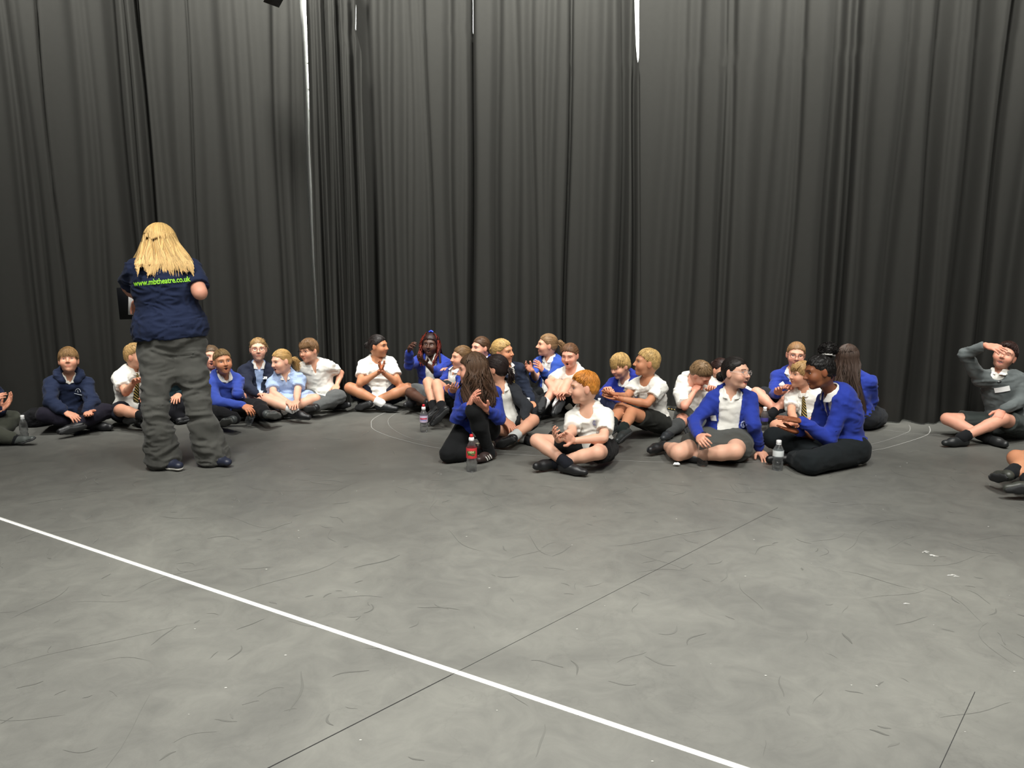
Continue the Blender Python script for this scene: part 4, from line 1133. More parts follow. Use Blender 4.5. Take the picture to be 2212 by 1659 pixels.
    if style == 'bun':
        n = 50; S = 12; b0 = np.array([0, -.115+opt.get('by', 0), opt.get('bz', .03)]); PL = np.zeros((n, S, 3))
        for j in range(n):
            a = rng.uniform(0, 6.28); tilt = rng.normal(size=3)*.35+np.array([0, 1, 0]); tilt /= np.linalg.norm(tilt)
            e1 = np.cross(tilt, [.3, .1, 1]); e1 /= np.linalg.norm(e1); e2 = np.cross(tilt, e1)
            for i in range(S):
                th_ = a+i*.35; PL[j, i] = b0+(e1*math.cos(th_)+e2*math.sin(th_))*.033*rng.uniform(.95, 1.03)+tilt*rng.uniform(-.012, .012)
        add_strands(PL, .003, .002)
    if style == 'puff':
        n = 420; S = 5; D = rng.normal(size=(n, 3)); D /= np.linalg.norm(D, axis=1)[:,None]; PL = np.zeros((n, S, 3)); c0 = np.array([0, -.085, .135])
        for i in range(S):
            D2 = D+rng.normal(size=(n, 3))*.10*i; PL[:,i] = c0+D2/np.linalg.norm(D2, axis=1)[:,None]*np.array([.066, .062, .05])*(.9+.045*i)
        add_strands(PL, .0035, .0015)
        ring = [L(.05*math.cos(a), -.072+.042*math.sin(a), .106-.35*.04*math.sin(a)*-1) for a in np.linspace(0, 2*math.pi, 25)]
        Vg, Qg = tube_path(ring, .008*k, 7); Vg = Vg + vnormals(Vg, Qg)*(vnoise(Vg*120, 2)*.003)[:,None]
        mesh_np('hair_scrunchie', Vg, Qg, fab(opt.get('tiecol', (238, 236, 230))), E)
    if style in ('long', 'braids'):
        n = opt.get('n', 900) if style == 'long' else 260; S = 13; nh = 5
        length = opt.get('len', .34); pm = opt.get('pm', 1.75)
        phi = rng.uniform(-pm, pm, n)+.0; th0 = np.radians(rng.uniform(12, 88, n)); th1 = np.radians(opt.get('leave', -12)+8*vnoise(np.stack([phi*3, phi*0, phi*0], 1), 4))
        cl = vnoise(np.stack([phi*7, phi*0+3, phi*0], 1), 5); cl2 = vnoise(np.stack([phi*16, phi*0+9, phi*0], 1), 6); wv = opt.get('wave', .12)
        lay = rng.uniform(.99, 1.07, n)
        PW = np.zeros((n, S, 3)); bo = opt.get('bo', .115)
        for i in range(nh):
            t = i/(nh-1); tt_ = th0+(th1-th0)*t
            q = cc + np.stack([np.sin(phi)*np.cos(tt_), -np.cos(phi)*np.cos(tt_), np.sin(tt_)], 1)*cr*lay[:,None]
            PW[:,i] = H + (q[:,0:1]*r+q[:,1:2]*f+q[:,2:3]*u)*k
        last = PW[:,nh-1]; rad = last-H; rad = rad-UP*(rad@UP)[:,None]; rad /= np.linalg.norm(rad, axis=1)[:,None]+1e-9
        ln_ = length*(1+.20*cl+.08*rng.normal(size=n))*(1+.0*phi)
        lat = np.cross(UP, rad)
        for i in range(nh, S):
            t = (i-nh+1)/(S-nh)
            p = last - UP*(ln_*t)[:,None] + rad*(opt.get('flare', .8)*.06*t*(1+.5*cl2))[:,None] + lat*((wv*.10*np.sin(t*7+cl*5)+.05*cl2*t*(1 if wv > .05 else .6)))[:,None]
            D = p-Nk; hh_ = D@U; a = D@TF; w_ = np.clip((.12-hh_)/.17, 0, 1)**1.3
            back = ((last-Nk)@TF) < .015
            tgt = np.where(back, np.minimum(a, -bo-.012*lay), np.maximum(a, bo*.95))
            p = p + TF[None]*((tgt-a)*w_)[:,None]
            PW[:,i] = p
        D = PW-H; PL = np.stack([D@r, D@f, D@u], -1)/k
        t_ = np.linspace(0, 1, S)
        add_strands(PL, opt.get('sw', .004), .0016, shade=.30)
    if style == 'braids':
        cb = opt.get('tint', srgb(110, 40, 28))
        paths = opt.get('paths', [])
        n = len(paths)*9; S = 16; PL = []
        for pth in paths:
            pp = smooth_path(pth, S)
            for j in range(9):
                o_ = rng.normal(size=3)*.011; w_ = np.stack([np.sin(np.arange(S)*1.3+j), np.cos(np.arange(S)*1.3+j), np.zeros(S)], 1)*.004
                PL.append(pp+o_+w_)
        if PL: add_strands(np.array(PL), .0055, .004, tint=cb, shade=.35)
    if opt.get('strays'):
        n = opt['strays']; S = 6; q = scalp(n); n = len(q); PL = np.zeros((n, S, 3)); p = q.copy()
        for i in range(S):
            PL[:,i] = p; nn = (p-cc); nn /= np.linalg.norm(nn, axis=1)[:,None]; p = p+nn*.004*(rng.uniform(0, 1, (n, 1)))+rng.normal(size=(n, 3))*.004+np.array([0, 0, -.006])*i*.5
        add_strands(PL, .0012, .0006)
    if opt.get('clip'):
        c0 = np.array(opt['clip'][0]); Vg, Qg = tube_path([L(*(c0+np.array([-.02, 0, 0]))), L(*(c0+np.array([0, 0, .012]))), L(*(c0+np.array([.02, 0, 0])))], .009*k, 6)
        mesh_np(opt['clip'][2], Vg, Qg, plain('clip_%d' % opt['clip'][1][0], opt['clip'][1], .5), E)
    V, Q = join_vf(bits)
    return mesh_np('hair', V, Q, HAIR, E, cols=np.clip(np.concatenate(cs), 0, 1))
# ------------------------------------------------------------------ the people, left to right
TIE_GOLD = stripe_mat((28, 26, 24), (196, 168, 84), nm='stripe_gold')
TIE_BLUE = stripe_mat((20, 34, 120), (30, 50, 160), nm='stripe_blue')
PPL = {}
def person(key, label, **sp):
    import time
    t0 = time.time(); A = build_person(label, sp); PPL[key] = A; return A

person('edge_left', 'person cut off by the left edge, clapping, seated cross-legged in dark olive trousers', seed=3, base=(-42, 940), yaw=35, neck=(-40, 838, -.03),
  head=(-36, 795, -.05, 50, 0, 0), eR=(-72, 880), wR=(-22, 880, -.22), tR=(8, 843, -.27), eL=(-8, 896, -.1), wL=(4, 886, -.3), tL=(38, 846, -.36), clap=1, kL=(26, 905, -.22), aL=(-20, 950, -.38), oL=(-50, 955, -.4), aR=(30, 948, -.35), oR=(70, 938, -.35), kR=(-100, 915, -.15),
  top='jumper', tcol=NAVY, bottom=('trousers', (58, 60, 52)), hair=('short', (70, 52, 38)), skin='fair', shoes=(70, 74, 72))

hood = person('hoodie', 'boy in a navy hoodie with pale crest, seated cross-legged beside the leftmost bottle', seed=5, base=(150, 919), yaw=3, neck=(149, 814, -.05), head=(148, 780, -.08, -4, 16, 0),
  eR=(110, 868), wR=(142, 891, -.28), tR=(170, 905, -.36), eL=(200, 870), wL=(188, 889, -.28), tL=(194, 904, -.38), nL=(0, -.3, 1), nR=(.2, .1, -1), cL=16, kR=(97, 896, -.12), kL=(231, 888, -.12), aL=(166, 917, -.30), oL=(118, 929, -.34), aR=(200, 917, -.22), oR=(228, 924, -.22),
  top='hoodie', tcol=(34, 42, 64), bottom=('trousers', (32, 30, 40)), hair=('mop', (128, 98, 62), {'part': -.01, 'bl': .95}), skin='fair', mouth='', tie=0, crests=[(-.062, -.10, .024, (200, 206, 214), 1)], eyeopen=.6, socks=('short', (26, 26, 28)))

person('tie_boy', 'boy in white shirt and striped tie, half hidden left of the standing woman', seed=7, base=(281, 912), yaw=30, neck=(286, 797, -.02), head=(294, 770, -.04, 55, 0, 0),
  eR=(272, 848, -.08), wR=(290, 826, -.2), tR=(301, 812, -.24), eL=(340, 840), wL=(320, 850, -.25), tL=(312, 862, -.3), kR=(261, 885, -.18), aR=(312, 899, -.3), oR=(340, 903, -.32), kL=(345, 880, -.05), aL=(300, 902, -.22), oL=(278, 905, -.24),
  top='shirt', tie=TIE_GOLD, bottom=('shorts', (30, 32, 40)), hair=('short', (176, 142, 92)), skin='fair', tyaw=35)

person('hidden', 'boy in dark clothes almost wholly hidden behind the standing woman', seed=8, base=(365, 901), yaw=0, neck=(362, 790, -.03), head=(360, 755, -.05, 0, 5, 0), kR=(318, 862, -.1), kL=(392, 878, -.12), hres=.006, q=1.2,
  top='jumper', tcol=(22, 40, 44), bottom=('trousers', (24, 24, 28)), hair=('short', (80, 60, 40)), tL=(378, 864, -.36), wL=(386, 852, -.24))

person('open_mouth_back', 'boy in blue jumper laughing open-mouthed, behind the other blue-jumpered boy', seed=9, base=(468, 895), yaw=5, neck=(459, 797, -.03), head=(455, 772, -.06, 8, 2, -8), mouth='open', q=1.1,
  kL=(521, 858, -.12), kR=(430, 870, -.1), aL=(480, 890, -.3), aR=(500, 888, -.26), top='jumper', tcol=BLUE, bottom=('shorts', (60, 62, 64)), hair=('buzz', (96, 76, 56)), skin='pink', wL=(520, 868, -.26), tL=(534, 872, -.32))

person('open_mouth_front', 'boy in bright blue jumper with white collar, mouth open, tilting a small bottle', seed=11, base=(482, 909), yaw=20, tyaw=22, neck=(484, 811, -.06), head=(481, 782, -.12, 14, 3, 4), mouth='open', slump=1.5,
  eR=(468, 868, -.10), wR=(526, 876, -.30), tR=(545, 889, -.36), nR=(.4, 0, -.8), cR=28, eL=(514, 850, .02), wL=(522, 866, -.04), tL=(528, 872, -.1), kR=(462, 893, -.2), kL=(556, 876, -.10), aR=(508, 904, -.34), oR=(489, 909, -.40), aL=(572, 892, -.24), oL=(592, 894, -.24), soleR=(0, -1, 0),
  top='jumper', tcol=(54, 74, 158), bottom=('trousers', (24, 24, 26)), hair=('short', (116, 94, 62), {'th': .008}), skin='tan', crests=[(-.075, -.15, .02, (190, 200, 235), 0)], shoes=(66, 70, 70), solecol=(84, 86, 84))

person('glasses_navy', 'girl with glasses in navy cardigan over pale blue gingham, against the drape', seed=13, base=(560, 887), yaw=3, neck=(559, 788, -.02), head=(558, 755, -.05, 0, 4, 0), glasses=('red', (96, 30, 44)),
  eR=(535, 838), wR=(560, 853, -.22), tR=(574, 850, -.26), eL=(590, 836), wL=(572, 856, -.22), tL=(562, 860, -.28), kR=(552, 872, -.22), kL=(610, 872, -.1), aR=(585, 893, -.34), oR=(600, 895, -.36), aL=(566, 893, -.28), oL=(556, 893, -.3),
  top='cardigan', tcol=(32, 36, 50), inner_gingham=1, vlow=-.24, vw=.05, bottom=('skirt', (178, 196, 224)), hair=('pony', (148, 118, 78), {'strays': 60, 'path': [(0, -.112, .035), (0, -.14, 0), (0, -.12, -.08)]}), skin='pale', badges=[(-.052, -.105, .040, .026, 0)], socks=('knee', (24, 24, 28)))

person('gingham', 'girl in pale blue gingham dress and white socks, blonde ponytail, looking left', seed=15, base=(626, 894), yaw=3, neck=(615, 809, -.06), head=(608, 781, -.10, -58, -8, 6), mouth='open',
  eR=(591, 850, -.06), wR=(622, 868, -.26), tR=(636, 878, -.32), eL=(642, 850, -.08), wL=(641, 866, -.26), tL=(634, 878, -.34), kR=(577, 863, -.14), kL=(681, 862, -.14), aR=(636, 886, -.30), oR=(664, 891, -.32), aL=(612, 887, -.24), oL=(592, 889, -.24),
  top='dress', bottom=('none', WHITE), hair=('pony', (182, 146, 92), {'tz': -.01, 'path': [(0, -.112, -.01), (0, -.15, -.02), (0, -.16, -.07), (0, -.15, -.12)]}), skin='pale', socks=('short', (232, 232, 230)), curl=12)

person('glasses_polo', 'boy with glasses in white polo shirt and grey trousers, hand on hip', seed=17, base=(698, 882), yaw=-5, tyaw=-8, neck=(680, 787, -.08), head=(667, 758, -.14, -42, -6, 4), glasses=('dark', (26, 24, 24)), slump=1.2,
  sL=(708, 791, -.05), sR=(655, 796, -.10), eL=(736, 806, .06), wL=(728, 832, .0), tL=(722, 848, .0), eR=(652, 824, -.06), wR=(656, 846, -.2), tR=(664, 858, -.26), kR=(648, 857, -.12), kL=(733, 857, -.10), aL=(685, 878, -.26), oL=(660, 882, -.28), aR=(720, 873, -.18), oR=(746, 871, -.16),
  top='polo', bottom=('trousers', (84, 86, 86)), hair=('mop', (112, 84, 56), {'th': .014, 'part': -.02, 'bl': .7}), skin='fair', eyes='brown', fat=1.1)

person('dark_hair_tee', 'girl in white t-shirt and navy shorts, dark hair in a bun, palms together', seed=19, base=(820, 879), yaw=-2, tyaw=2, neck=(814, 772, -.04), head=(817, 748, -.06, 62, -2, 0), clap=1,
  eR=(778, 828), wR=(818, 804, -.24), tR=(833, 784, -.27), eL=(861, 828), wL=(829, 806, -.24), tL=(816, 782, -.27), curl=6, kR=(756, 838, -.10), kL=(881, 839, -.10), aR=(824, 871, -.26), oR=(858, 874, -.28), aL=(800, 871, -.22), oL=(780, 878, -.20),
  top='tee', bottom=('shorts', (32, 36, 52)), hair=('bun', (34, 28, 26), {'bz': .0, 'by': .0, 'strays': 60}), skin='olive', eyes='brown', socks=('short', (232, 230, 228)), fat=1.15, legr=1.1, armr=1.12, tyawx=0)

person('braids', 'girl in blue cardigan with reddish braids and blue hair bow, hands raised', seed=21, base=(932, 879), yaw=-15, tyaw=-8, neck=(933, 768, -.03), head=(930, 745, -.06, -14, 2, -2), mouth='open',
  eR=(884, 788, -.10), wR=(884, 760, -.14), tR=(886, 737, -.16), eL=(944, 806, -.12), wL=(919, 785, -.28), tL=(903, 772, -.30), nL=(0, 0, 1), nR=(.8, -.4, 0), cR=30, kR=(886, 848, -.14), aR=(920, 868, -.30), oR=(940, 870, -.3), kL=(975, 850, -.1), aL=(900, 870, -.25), oL=(885, 872, -.25),
  top='cardigan', tcol=BLUE, vlow=-.33, vw=.055, wbot=.05, bottom=('skirt', (92, 94, 94)), hair=('braids', (40, 22, 20), {'clip': ((0, -.01, .128), (30, 60, 200), 'hair_bow'),
   'paths': [[(.05, .02, .09), (.082, .01, .02), (.088, .035, -.06), (.075, .07, -.13), (.06, .085, -.19)], [(.03, .0, .1), (.085, -.01, .03), (.092, .02, -.06), (.09, .065, -.12), (.08, .08, -.18)], [(-.05, .02, .09), (-.080, .01, .02), (-.08, .01, -.06), (-.07, -.02, -.10)], [(-.09, -.02, .04), (-.085, -.03, -.05), (-.07, .0, -.11), (-.05, .05, -.17)], [(-.075, .0, .05), (-.088, .02, -.05), (-.07, .06, -.13), (-.05, .08, -.2)]]}), skin='dark', eyes='brown', socks=('none', BLACK))

person('badge_left', 'girl in blue cardigan clapping, bare shins forward, behind the kneeling girl', seed=23, base=(992, 899), yaw=-55, tyaw=-50, neck=(988, 800, -.03), head=(997, 773, -.03, -70, 0, 0), clap=1,
  eR=(952, 835, -.1), wR=(962, 842, -.24), tR=(980, 832, -.28), eL=(985, 850, -.14), wL=(976, 846, -.30), tL=(984, 834, -.36), kR=(925, 826, -.16), aR=(938, 882, -.36), oR=(912, 905, -.40), kL=(944, 830, -.26), aL=(955, 884, -.42), oL=(932, 908, -.50), len={'a': .36},
  top='cardigan', tcol=BLUE, vlow=-.3, vw=.06, wbot=.05, bottom=('skirt', (38, 42, 44)), hair=('pony', (120, 92, 62)), skin='fair', badges=[(.075, -.10, .036, .042, .35)], q=1.05, socks=('short', (24, 24, 26)))

person('hand_behind', 'girl with brown bun and pink scrunchie, farthest back behind the kneeling girl', seed=25, base=(1043, 880), yaw=-40, neck=(1044, 776, -.02), head=(1038, 752, -.04, -55, 0, 0), q=1.15, hres=.0045,
  eR=(1000, 805, -.05), wR=(976, 800, -.1), tR=(955, 793, -.12), top='jumper', tcol=BLUE, bottom=('skirt', (40, 42, 46)), hair=('bun', (88, 64, 46), {'bz': -.02, 'clip': ((.03, -.10, -.02), (226, 150, 150), 'hair_scrunchie')}), skin='pink')

person('blond_tie', 'smiling child with slicked blond hair, navy blazer and striped tie', seed=27, base=(1108, 893), yaw=35, tyaw=30, neck=(1094, 791, -.04), head=(1086, 760, -.05, 62, 0, 6), mouth='smile', hk=1.02,
  eR=(1072, 850), wR=(1100, 860, -.22), tR=(1115, 870, -.28), eL=(1138, 842, -.05), wL=(1150, 868, -.16), tL=(1152, 885, -.22), kL=(1180, 872, -.05), aL=(1150, 900, -.26), kR=(1110, 880, -.24), aR=(1140, 900, -.34),
  top='blazer', tcol=(30, 36, 50), vlow=-.26, vw=.05, tie=TIE_GOLD, bottom=('trousers', (28, 29, 32)), hair=('pony', (178, 146, 92), {'th': .008, 'path': [(0, -.11, .03), (0, -.12, 0), (0, -.11, -.02)], 'pr': .008}), skin='tan', eyes='brown')

person('clap_back', 'girl in blue cardigan with light brown ponytail, facing left, hands apart mid-clap', seed=29, base=(1190, 880), yaw=-40, tyaw=-35, neck=(1188, 773, -.03), head=(1182, 746, -.05, -78, 2, 0), clap=1,
  eR=(1156, 816, -.06), wR=(1149, 800, -.22), tR=(1130, 788, -.28), eL=(1186, 822, -.12), wL=(1172, 800, -.28), tL=(1160, 783, -.32), kR=(1140, 852, -.16), kL=(1195, 855, -.2), aR=(1165, 880, -.3), aL=(1150, 884, -.3),
  top='cardigan', tcol=(44, 72, 152), vlow=-.33, vw=.06, wbot=.05, bottom=('trousers', (26, 28, 30)), hair=('pony', (138, 108, 76), {'path': [(0, -.112, .03), (0, -.15, .01), (0, -.15, -.06)]}), skin='fair', nose=1.6)

person('hug_knees', 'girl in white t-shirt hugging her bare knees, black shoe soles facing forward', seed=31, base=(1240, 894), yaw=-22, tyaw=-18, neck=(1235, 797, -.05), head=(1231, 768, -.09, -20, -12, 0), mouth='open', slump=1.5,
  eR=(1184, 826), wR=(1199, 848, -.30), tR=(1214, 856, -.36), eL=(1262, 838), wL=(1226, 852, -.28), tL=(1208, 846, -.36), kR=(1206, 830, -.22), kL=(1226, 828, -.22), aR=(1172, 876, -.34), oR=(1166, 894, -.42), aL=(1203, 876, -.36), oL=(1190, 894, -.44), len={'a': .33},
  top='tee', bottom=('shorts', (28, 30, 34)), hair=('pony', (104, 74, 52), {'path': [(0, -.112, .03), (0, -.15, .0), (0, -.15, -.07)]}), skin='pink', eyeopen=.5, socks=('short', (226, 226, 226)), shoes=(26, 28, 30), soleR=(-.2, -1, -.1), soleL=(.1, -1, -.1), solecol=(34, 36, 38))

person('dark_jacket', 'girl in charcoal jacket with dark ponytail, both hands down by her shins', seed=33, base=(1106, 940), yaw=12, tyaw=10, neck=(1082, 838, -.05), head=(1070, 797, -.04, -105, 0, 0), hk=1.0, slump=1.4, sL=(1108, 847, -.05), sR=(1060, 856, -.02),
  eL=(1138, 880, -.02), wL=(1128, 920, -.28), tL=(1112, 951, -.42), eR=(1068, 895, -.05), wR=(1090, 906, -.26), tR=(1113, 931, -.36), nL=(-.3, .5, -.6), nR=(-.1, .3, -1), kL=(1152, 908, -.12), aL=(1108, 945, -.28), oL=(1080, 957, -.34), kR=(1060, 920, -.1), aR=(1128, 945, -.24), oR=(1146, 955, -.3),
  top='cardigan', tcol=(44, 46, 50), vlow=-.34, vw=.06, wbot=.055, bottom=('shorts', (40, 42, 44)), hair=('pony', (42, 32, 30), {'th': .010, 'tz': .0, 'path': [(0, -.112, .0), (0, -.14, -.05), (0, -.12, -.11)]}), skin='fair', socks=('short', (196, 198, 196)))

person('kneeling', 'girl with long wavy brown hair and blue cardigan, kneeling with one knee up', seed=35, base=(1032, 982), hipz=.20, yaw=-8, tyaw=5, neck=(1032, 836, -.02), head=(1020, 800, -.05, -88, -4, 4), hk=1.02, slump=.8, sL=(1066, 852, -.02), sR=(1004, 852, -.02),
  eR=(986, 902, -.06), wR=(1012, 878, -.24), tR=(1028, 845, -.27), eL=(1078, 903, -.05), wL=(1050, 884, -.26), tL=(1025, 862, -.30), nR=(.9, 0, .3), nL=(-.2, 0, 1), cL=6, kL=(1024, 888, -.26), aL=(1058, 978, -.12), oL=(1034, 992, -.26), kR=(968, 980, -.22), aR=(1040, 975, .10), oR=(1060, 972, .22), soleL=(0, 0, -1), soleR=(.2, .5, .8),
  top='cardigan', tcol=BLUE, vlow=-.34, vw=.06, wbot=.05, bottom=('leggings', (24, 25, 26)), legr=1.16, hair=('long', (84, 64, 48), {'len': .30, 'flare': 1.1, 'wave': .30, 'n': 1300, 'sw': .0044, 'pm': 2.1, 'bo': .10, 'tip': (70, 48, 36)}), skin='pink', shoes=(52, 40, 38), solecol=(206, 196, 170), stripes=1, crests=[(-.07, -.09, .022, (190, 205, 235), 0)], q=.95)

person('redhead', 'red-haired boy in white t-shirt and black shorts, seated at the front', seed=37, base=(1284, 998), yaw=-14, tyaw=-14, neck=(1268, 882, -.04), head=(1261, 838, -.06, -76, -4, 2), hk=1.02, s=1.02,
  eR=(1236, 934, -.02), wR=(1206, 950, -.24), tR=(1192, 934, -.32), eL=(1304, 946, -.06), wL=(1240, 952, -.26), tL=(1206, 936, -.34), nR=(.6, -.3, .7), nL=(-.4, -.6, .3), cR=22, cL=16, kR=(1160, 952, -.14), kL=(1290, 978, -.24), aR=(1226, 1002, -.30), oR=(1262, 1018, -.36), aL=(1200, 1000, -.22), oL=(1170, 1004, -.20),
  top='tee', bottom=('shorts', (26, 26, 27)), hair=('short', (196, 128, 52), {'th': .011}), skin='pale', socks=('short', (26, 28, 34)), crests=[(-.058, -.085, .018, (120, 120, 160), 0)], q=.9, hres=.0033, sleeve=.72)

person('fringe_blue', 'boy with tousled blond fringe in blue jumper, fist at his mouth, head bowed', seed=39, base=(1348, 890), yaw=-25, tyaw=-30, neck=(1351, 822, -.06), head=(1339, 792, -.12, -44, -18, 4), slump=1.8,
  eR=(1296, 858, -.12), wR=(1306, 852, -.26), tR=(1314, 826, -.24), eL=(1330, 872, -.2), wL=(1316, 860, -.30), tL=(1321, 832, -.27), curl=48, kR=(1296, 862, -.2), kL=(1370, 868, -.1), aR=(1330, 892, -.3), aL=(1345, 895, -.3),
  top='jumper', tcol=(36, 48, 134), bottom=('trousers', (28, 32, 52)), hair=('mop', (172, 140, 88), {'th': .022, 'bl': 1.1, 'part': .02}), skin='fair')

person('white_tee_palms', 'fair-haired boy in white t-shirt, knees up, both palms held out flat', seed=41, base=(1412, 938), yaw=-42, tyaw=-38, neck=(1398, 817, -.06), head=(1397, 784, -.09, -76, 4, 0), hk=1.0,
  eR=(1352, 858, -.06), wR=(1332, 853, -.24), tR=(1306, 850, -.30), eL=(1398, 872, -.14), wL=(1342, 862, -.28), tL=(1303, 859, -.36), nR=(0, 0, 1), nL=(0, 0, 1), curl=8, kR=(1340, 882, -.18), kL=(1364, 892, -.34), aR=(1320, 918, -.30), oR=(1304, 928, -.42), aL=(1344, 930, -.44), oL=(1326, 944, -.52), len={'a': .31},
  top='tee', bottom=('shorts', (40, 41, 38)), hair=('short', (188, 156, 100), {'th': .009}), skin='tan', socks=('short', (28, 36, 34)), shoes=(46, 50, 50), q=.95)

person('face_hidden', 'boy in white t-shirt bowed forward, hiding his face in his hands', seed=43, base=(1496, 914), yaw=35, tyaw=40, neck=(1492, 822, -.10), head=(1514, 808, -.16, 70, -45, 20), slump=1.8,
  eR=(1479, 878, -.16), wR=(1500, 846, -.24), tR=(1514, 822, -.22), eL=(1540, 878, -.1), wL=(1540, 848, -.14), tL=(1538, 824, -.14), curl=40, kR=(1472, 912, -.26), kL=(1560, 895, -.1), aR=(1446, 934, -.34), oR=(1412, 958, -.42), aL=(1500, 935, -.3), len={'a': .30, 'o': .16},
  top='tee', bottom=('shorts', (86, 88, 84)), hair=('short', (132, 106, 76), {'th': .015}), skin='pink', socks=('knee', (60, 62, 62)), shoes=(44, 47, 50), sleeve=.8)

person('bun_hidden', 'girl with dark brown bun mostly hidden between the bowed boy and the laughing girl', seed=45, base=(1560, 898), yaw=20, neck=(1562, 822, -.03), head=(1558, 800, -.05, 40, -5, 0), q=1.2, hres=.005, top='polo', bottom=('skirt', (40, 42, 46)), hair=('bun', (46, 30, 26), {'bz': .03}), skin='fair')

person('laughing', 'laughing girl with clear glasses, sleek black hair and open blue cardigan', seed=47, base=(1566, 982), yaw=8, tyaw=6, neck=(1578, 848, -.05), head=(1589, 806, -.08, 58, 4, -6), hk=1.04, s=1.06, mouth='laugh', glasses=('clear', (188, 180, 176)),
  eR=(1500, 912, -.10), wR=(1509, 942, -.32), tR=(1521, 956, -.40), nR=(.5, .3, -.5), cR=32, eL=(1627, 918, -.03), wL=(1641, 972, -.06), tL=(1656, 992, -.18), nL=(0, 0, -1), sR=(1539, 868, -.03), sL=(1618, 866, -.02),
  kR=(1466, 978, -.26), kL=(1588, 975, -.34), aR=(1440, 964, .02), oR=(1418, 972, .0), aL=(1500, 985, -.12), oL=(1470, 985, -.02), len={'k': .40, 'a': .30},
  top='cardigan', tcol=(38, 56, 146), vlow=-.36, vw=.08, wbot=.065, hem=-.10, flare=.150, flz=.0, bottom=('skirt', (72, 73, 70)), skirtlen=.62, hair=('bun', (34, 30, 28), {'bz': -.03}), skin='pale', fat=1.12, legr=1.16, armr=1.05, badges=[(.105, -.17, .04, .042, -.25)], crests=[(-.10, -.20, .026, (190, 205, 235), 0)], socks=('none', BLACK), q=.92, hres=.0033, copen=.02)

person('glasses_blue', 'girl with thin glasses in blue jumper, fingers raised, against the drape', seed=49, base=(1703, 906), yaw=-8, tyaw=-8, neck=(1711, 803, -.04), head=(1719, 767, -.06, 6, -4, -4), glasses=('thin', (70, 52, 46)),
  eR=(1670, 850, -.06), wR=(1679, 853, -.24), tR=(1684, 829, -.26), eL=(1728, 852, -.08), wL=(1716, 842, -.26), tL=(1702, 826, -.30), curl=22, kR=(1634, 848, -.12), kL=(1712, 852, -.20), aR=(1684, 892, -.34), oR=(1705, 898, -.36), aL=(1664, 897, -.36), oL=(1640, 902, -.38), hk=1.0,
  top='jumper', tcol=BLUE, bottom=('skirt', (40, 42, 46)), hair=('pony', (142, 108, 74)), skin='pink', vlow=-.08)

person('tie_right', 'blond boy in white shirt and striped tie beside the girl with afro puff', seed=51, base=(1745, 930), yaw=-25, tyaw=-15, neck=(1740, 845, -.03), head=(1731, 810, -.05, -58, 0, 0), q=1.05,
  eR=(1710, 893), wR=(1720, 915, -.25), kR=(1676, 920, -.2), kL=(1790, 915, -.1), aR=(1720, 945, -.3), aL=(1700, 950, -.3), top='shirt', tie=TIE_GOLD, bottom=('shorts', (60, 62, 62)), hair=('mop', (168, 134, 88), {'th': .012, 'bl': .8}), skin='fair')

person('puff', 'girl with afro puff and white scrunchie, blue cardigan and black trousers', seed=53, base=(1826, 996), yaw=-52, tyaw=-58, neck=(1796, 846, -.06), head=(1770, 804, -.10, -66, -12, 8), hk=1.05, s=1.1, mouth='smile', slump=1.7, clap=1,
  eL=(1790, 950, -.18), wL=(1732, 910, -.30), tL=(1684, 901, -.40), eR=(1755, 945, .0), wR=(1722, 932, -.26), tR=(1686, 926, -.34), nL=(0, .2, -1), nR=(0, -.2, 1), curl=4, sL=(1822, 866, -.12), sR=(1784, 868, .12),
  kL=(1752, 1000, -.34), kR=(1672, 946, -.10), aL=(1714, 992, -.02), oL=(1672, 994, -.12), aR=(1760, 975, -.02), oR=(1800, 985, .08), len={'k': .39},
  top='cardigan', tcol=(38, 56, 148), vlow=-.34, vw=.06, wbot=.05, tie=TIE_BLUE, bottom=('trousers', (26, 30, 32)), legr=1.12, hem=-.13, flare=.150, flz=-.02, hair=('puff', (22, 19, 18), {'th': .007}), skin='brown', eyes='brown', shoes=(14, 14, 16), q=.92, hres=.0033)

person('long_hair_back', 'girl with very long brown hair seen from behind in blue cardigan, by the drape', seed=55, base=(1846, 926), yaw=165, tyaw=160, neck=(1846, 808, .0), head=(1834, 776, .02, 150, 0, 0), hk=1.0,
  eR=(1884, 868, -.02), wR=(1862, 895, .14), eL=(1812, 868, .05), kR=(1900, 900, .25), kL=(1800, 895, .2), aR=(1850, 905, .35), aL=(1860, 905, .3), top='cardigan', tcol=BLUE, vlow=-.3, bottom=('skirt', (34, 36, 40)), hair=('long', (62, 48, 40), {'len': .40, 'wave': .16, 'n': 1300, 'bo': .10, 'sw': .004, 'flare': 1.3}), skin='fair')

person('grey_jumper', 'laughing boy in grey jumper with white badge, one hand across his forehead', seed=57, base=(2172, 944), yaw=-8, tyaw=-4, neck=(2157, 804, .0), head=(2170, 770, .0, -6, 14, -14), hk=1.0, mouth='laugh', eyeopen=.35, s=1.04,
  sR=(2118, 818, .0), sL=(2196, 818, .0), eR=(2084, 766, -.10), wR=(2130, 746, -.16), tR=(2168, 756, -.15), nR=(.2, .6, -.6), cR=12, eL=(2204, 868, -.04), wL=(2166, 886, -.28), tL=(2147, 914, -.36), nL=(-.2, .4, -1), kR=(2046, 905, -.10), kL=(2166, 905, -.24), aL=(2076, 946, -.32), oL=(2036, 956, -.34), aR=(2132, 946, -.22), oR=(2160, 956, -.26),
  top='jumper', tcol=(92, 98, 98), bottom=('shorts', (52, 58, 56)), hair=('short', (48, 30, 26), {'th': .018}), skin='pink', socks=('short', (26, 27, 29)), badges=[(-.015, -.115, .105, .040, -.06)], tie=stripe_mat((40, 42, 44), (120, 122, 120), nm='stripe_grey'), fat=1.08, shoes=(34, 36, 37))

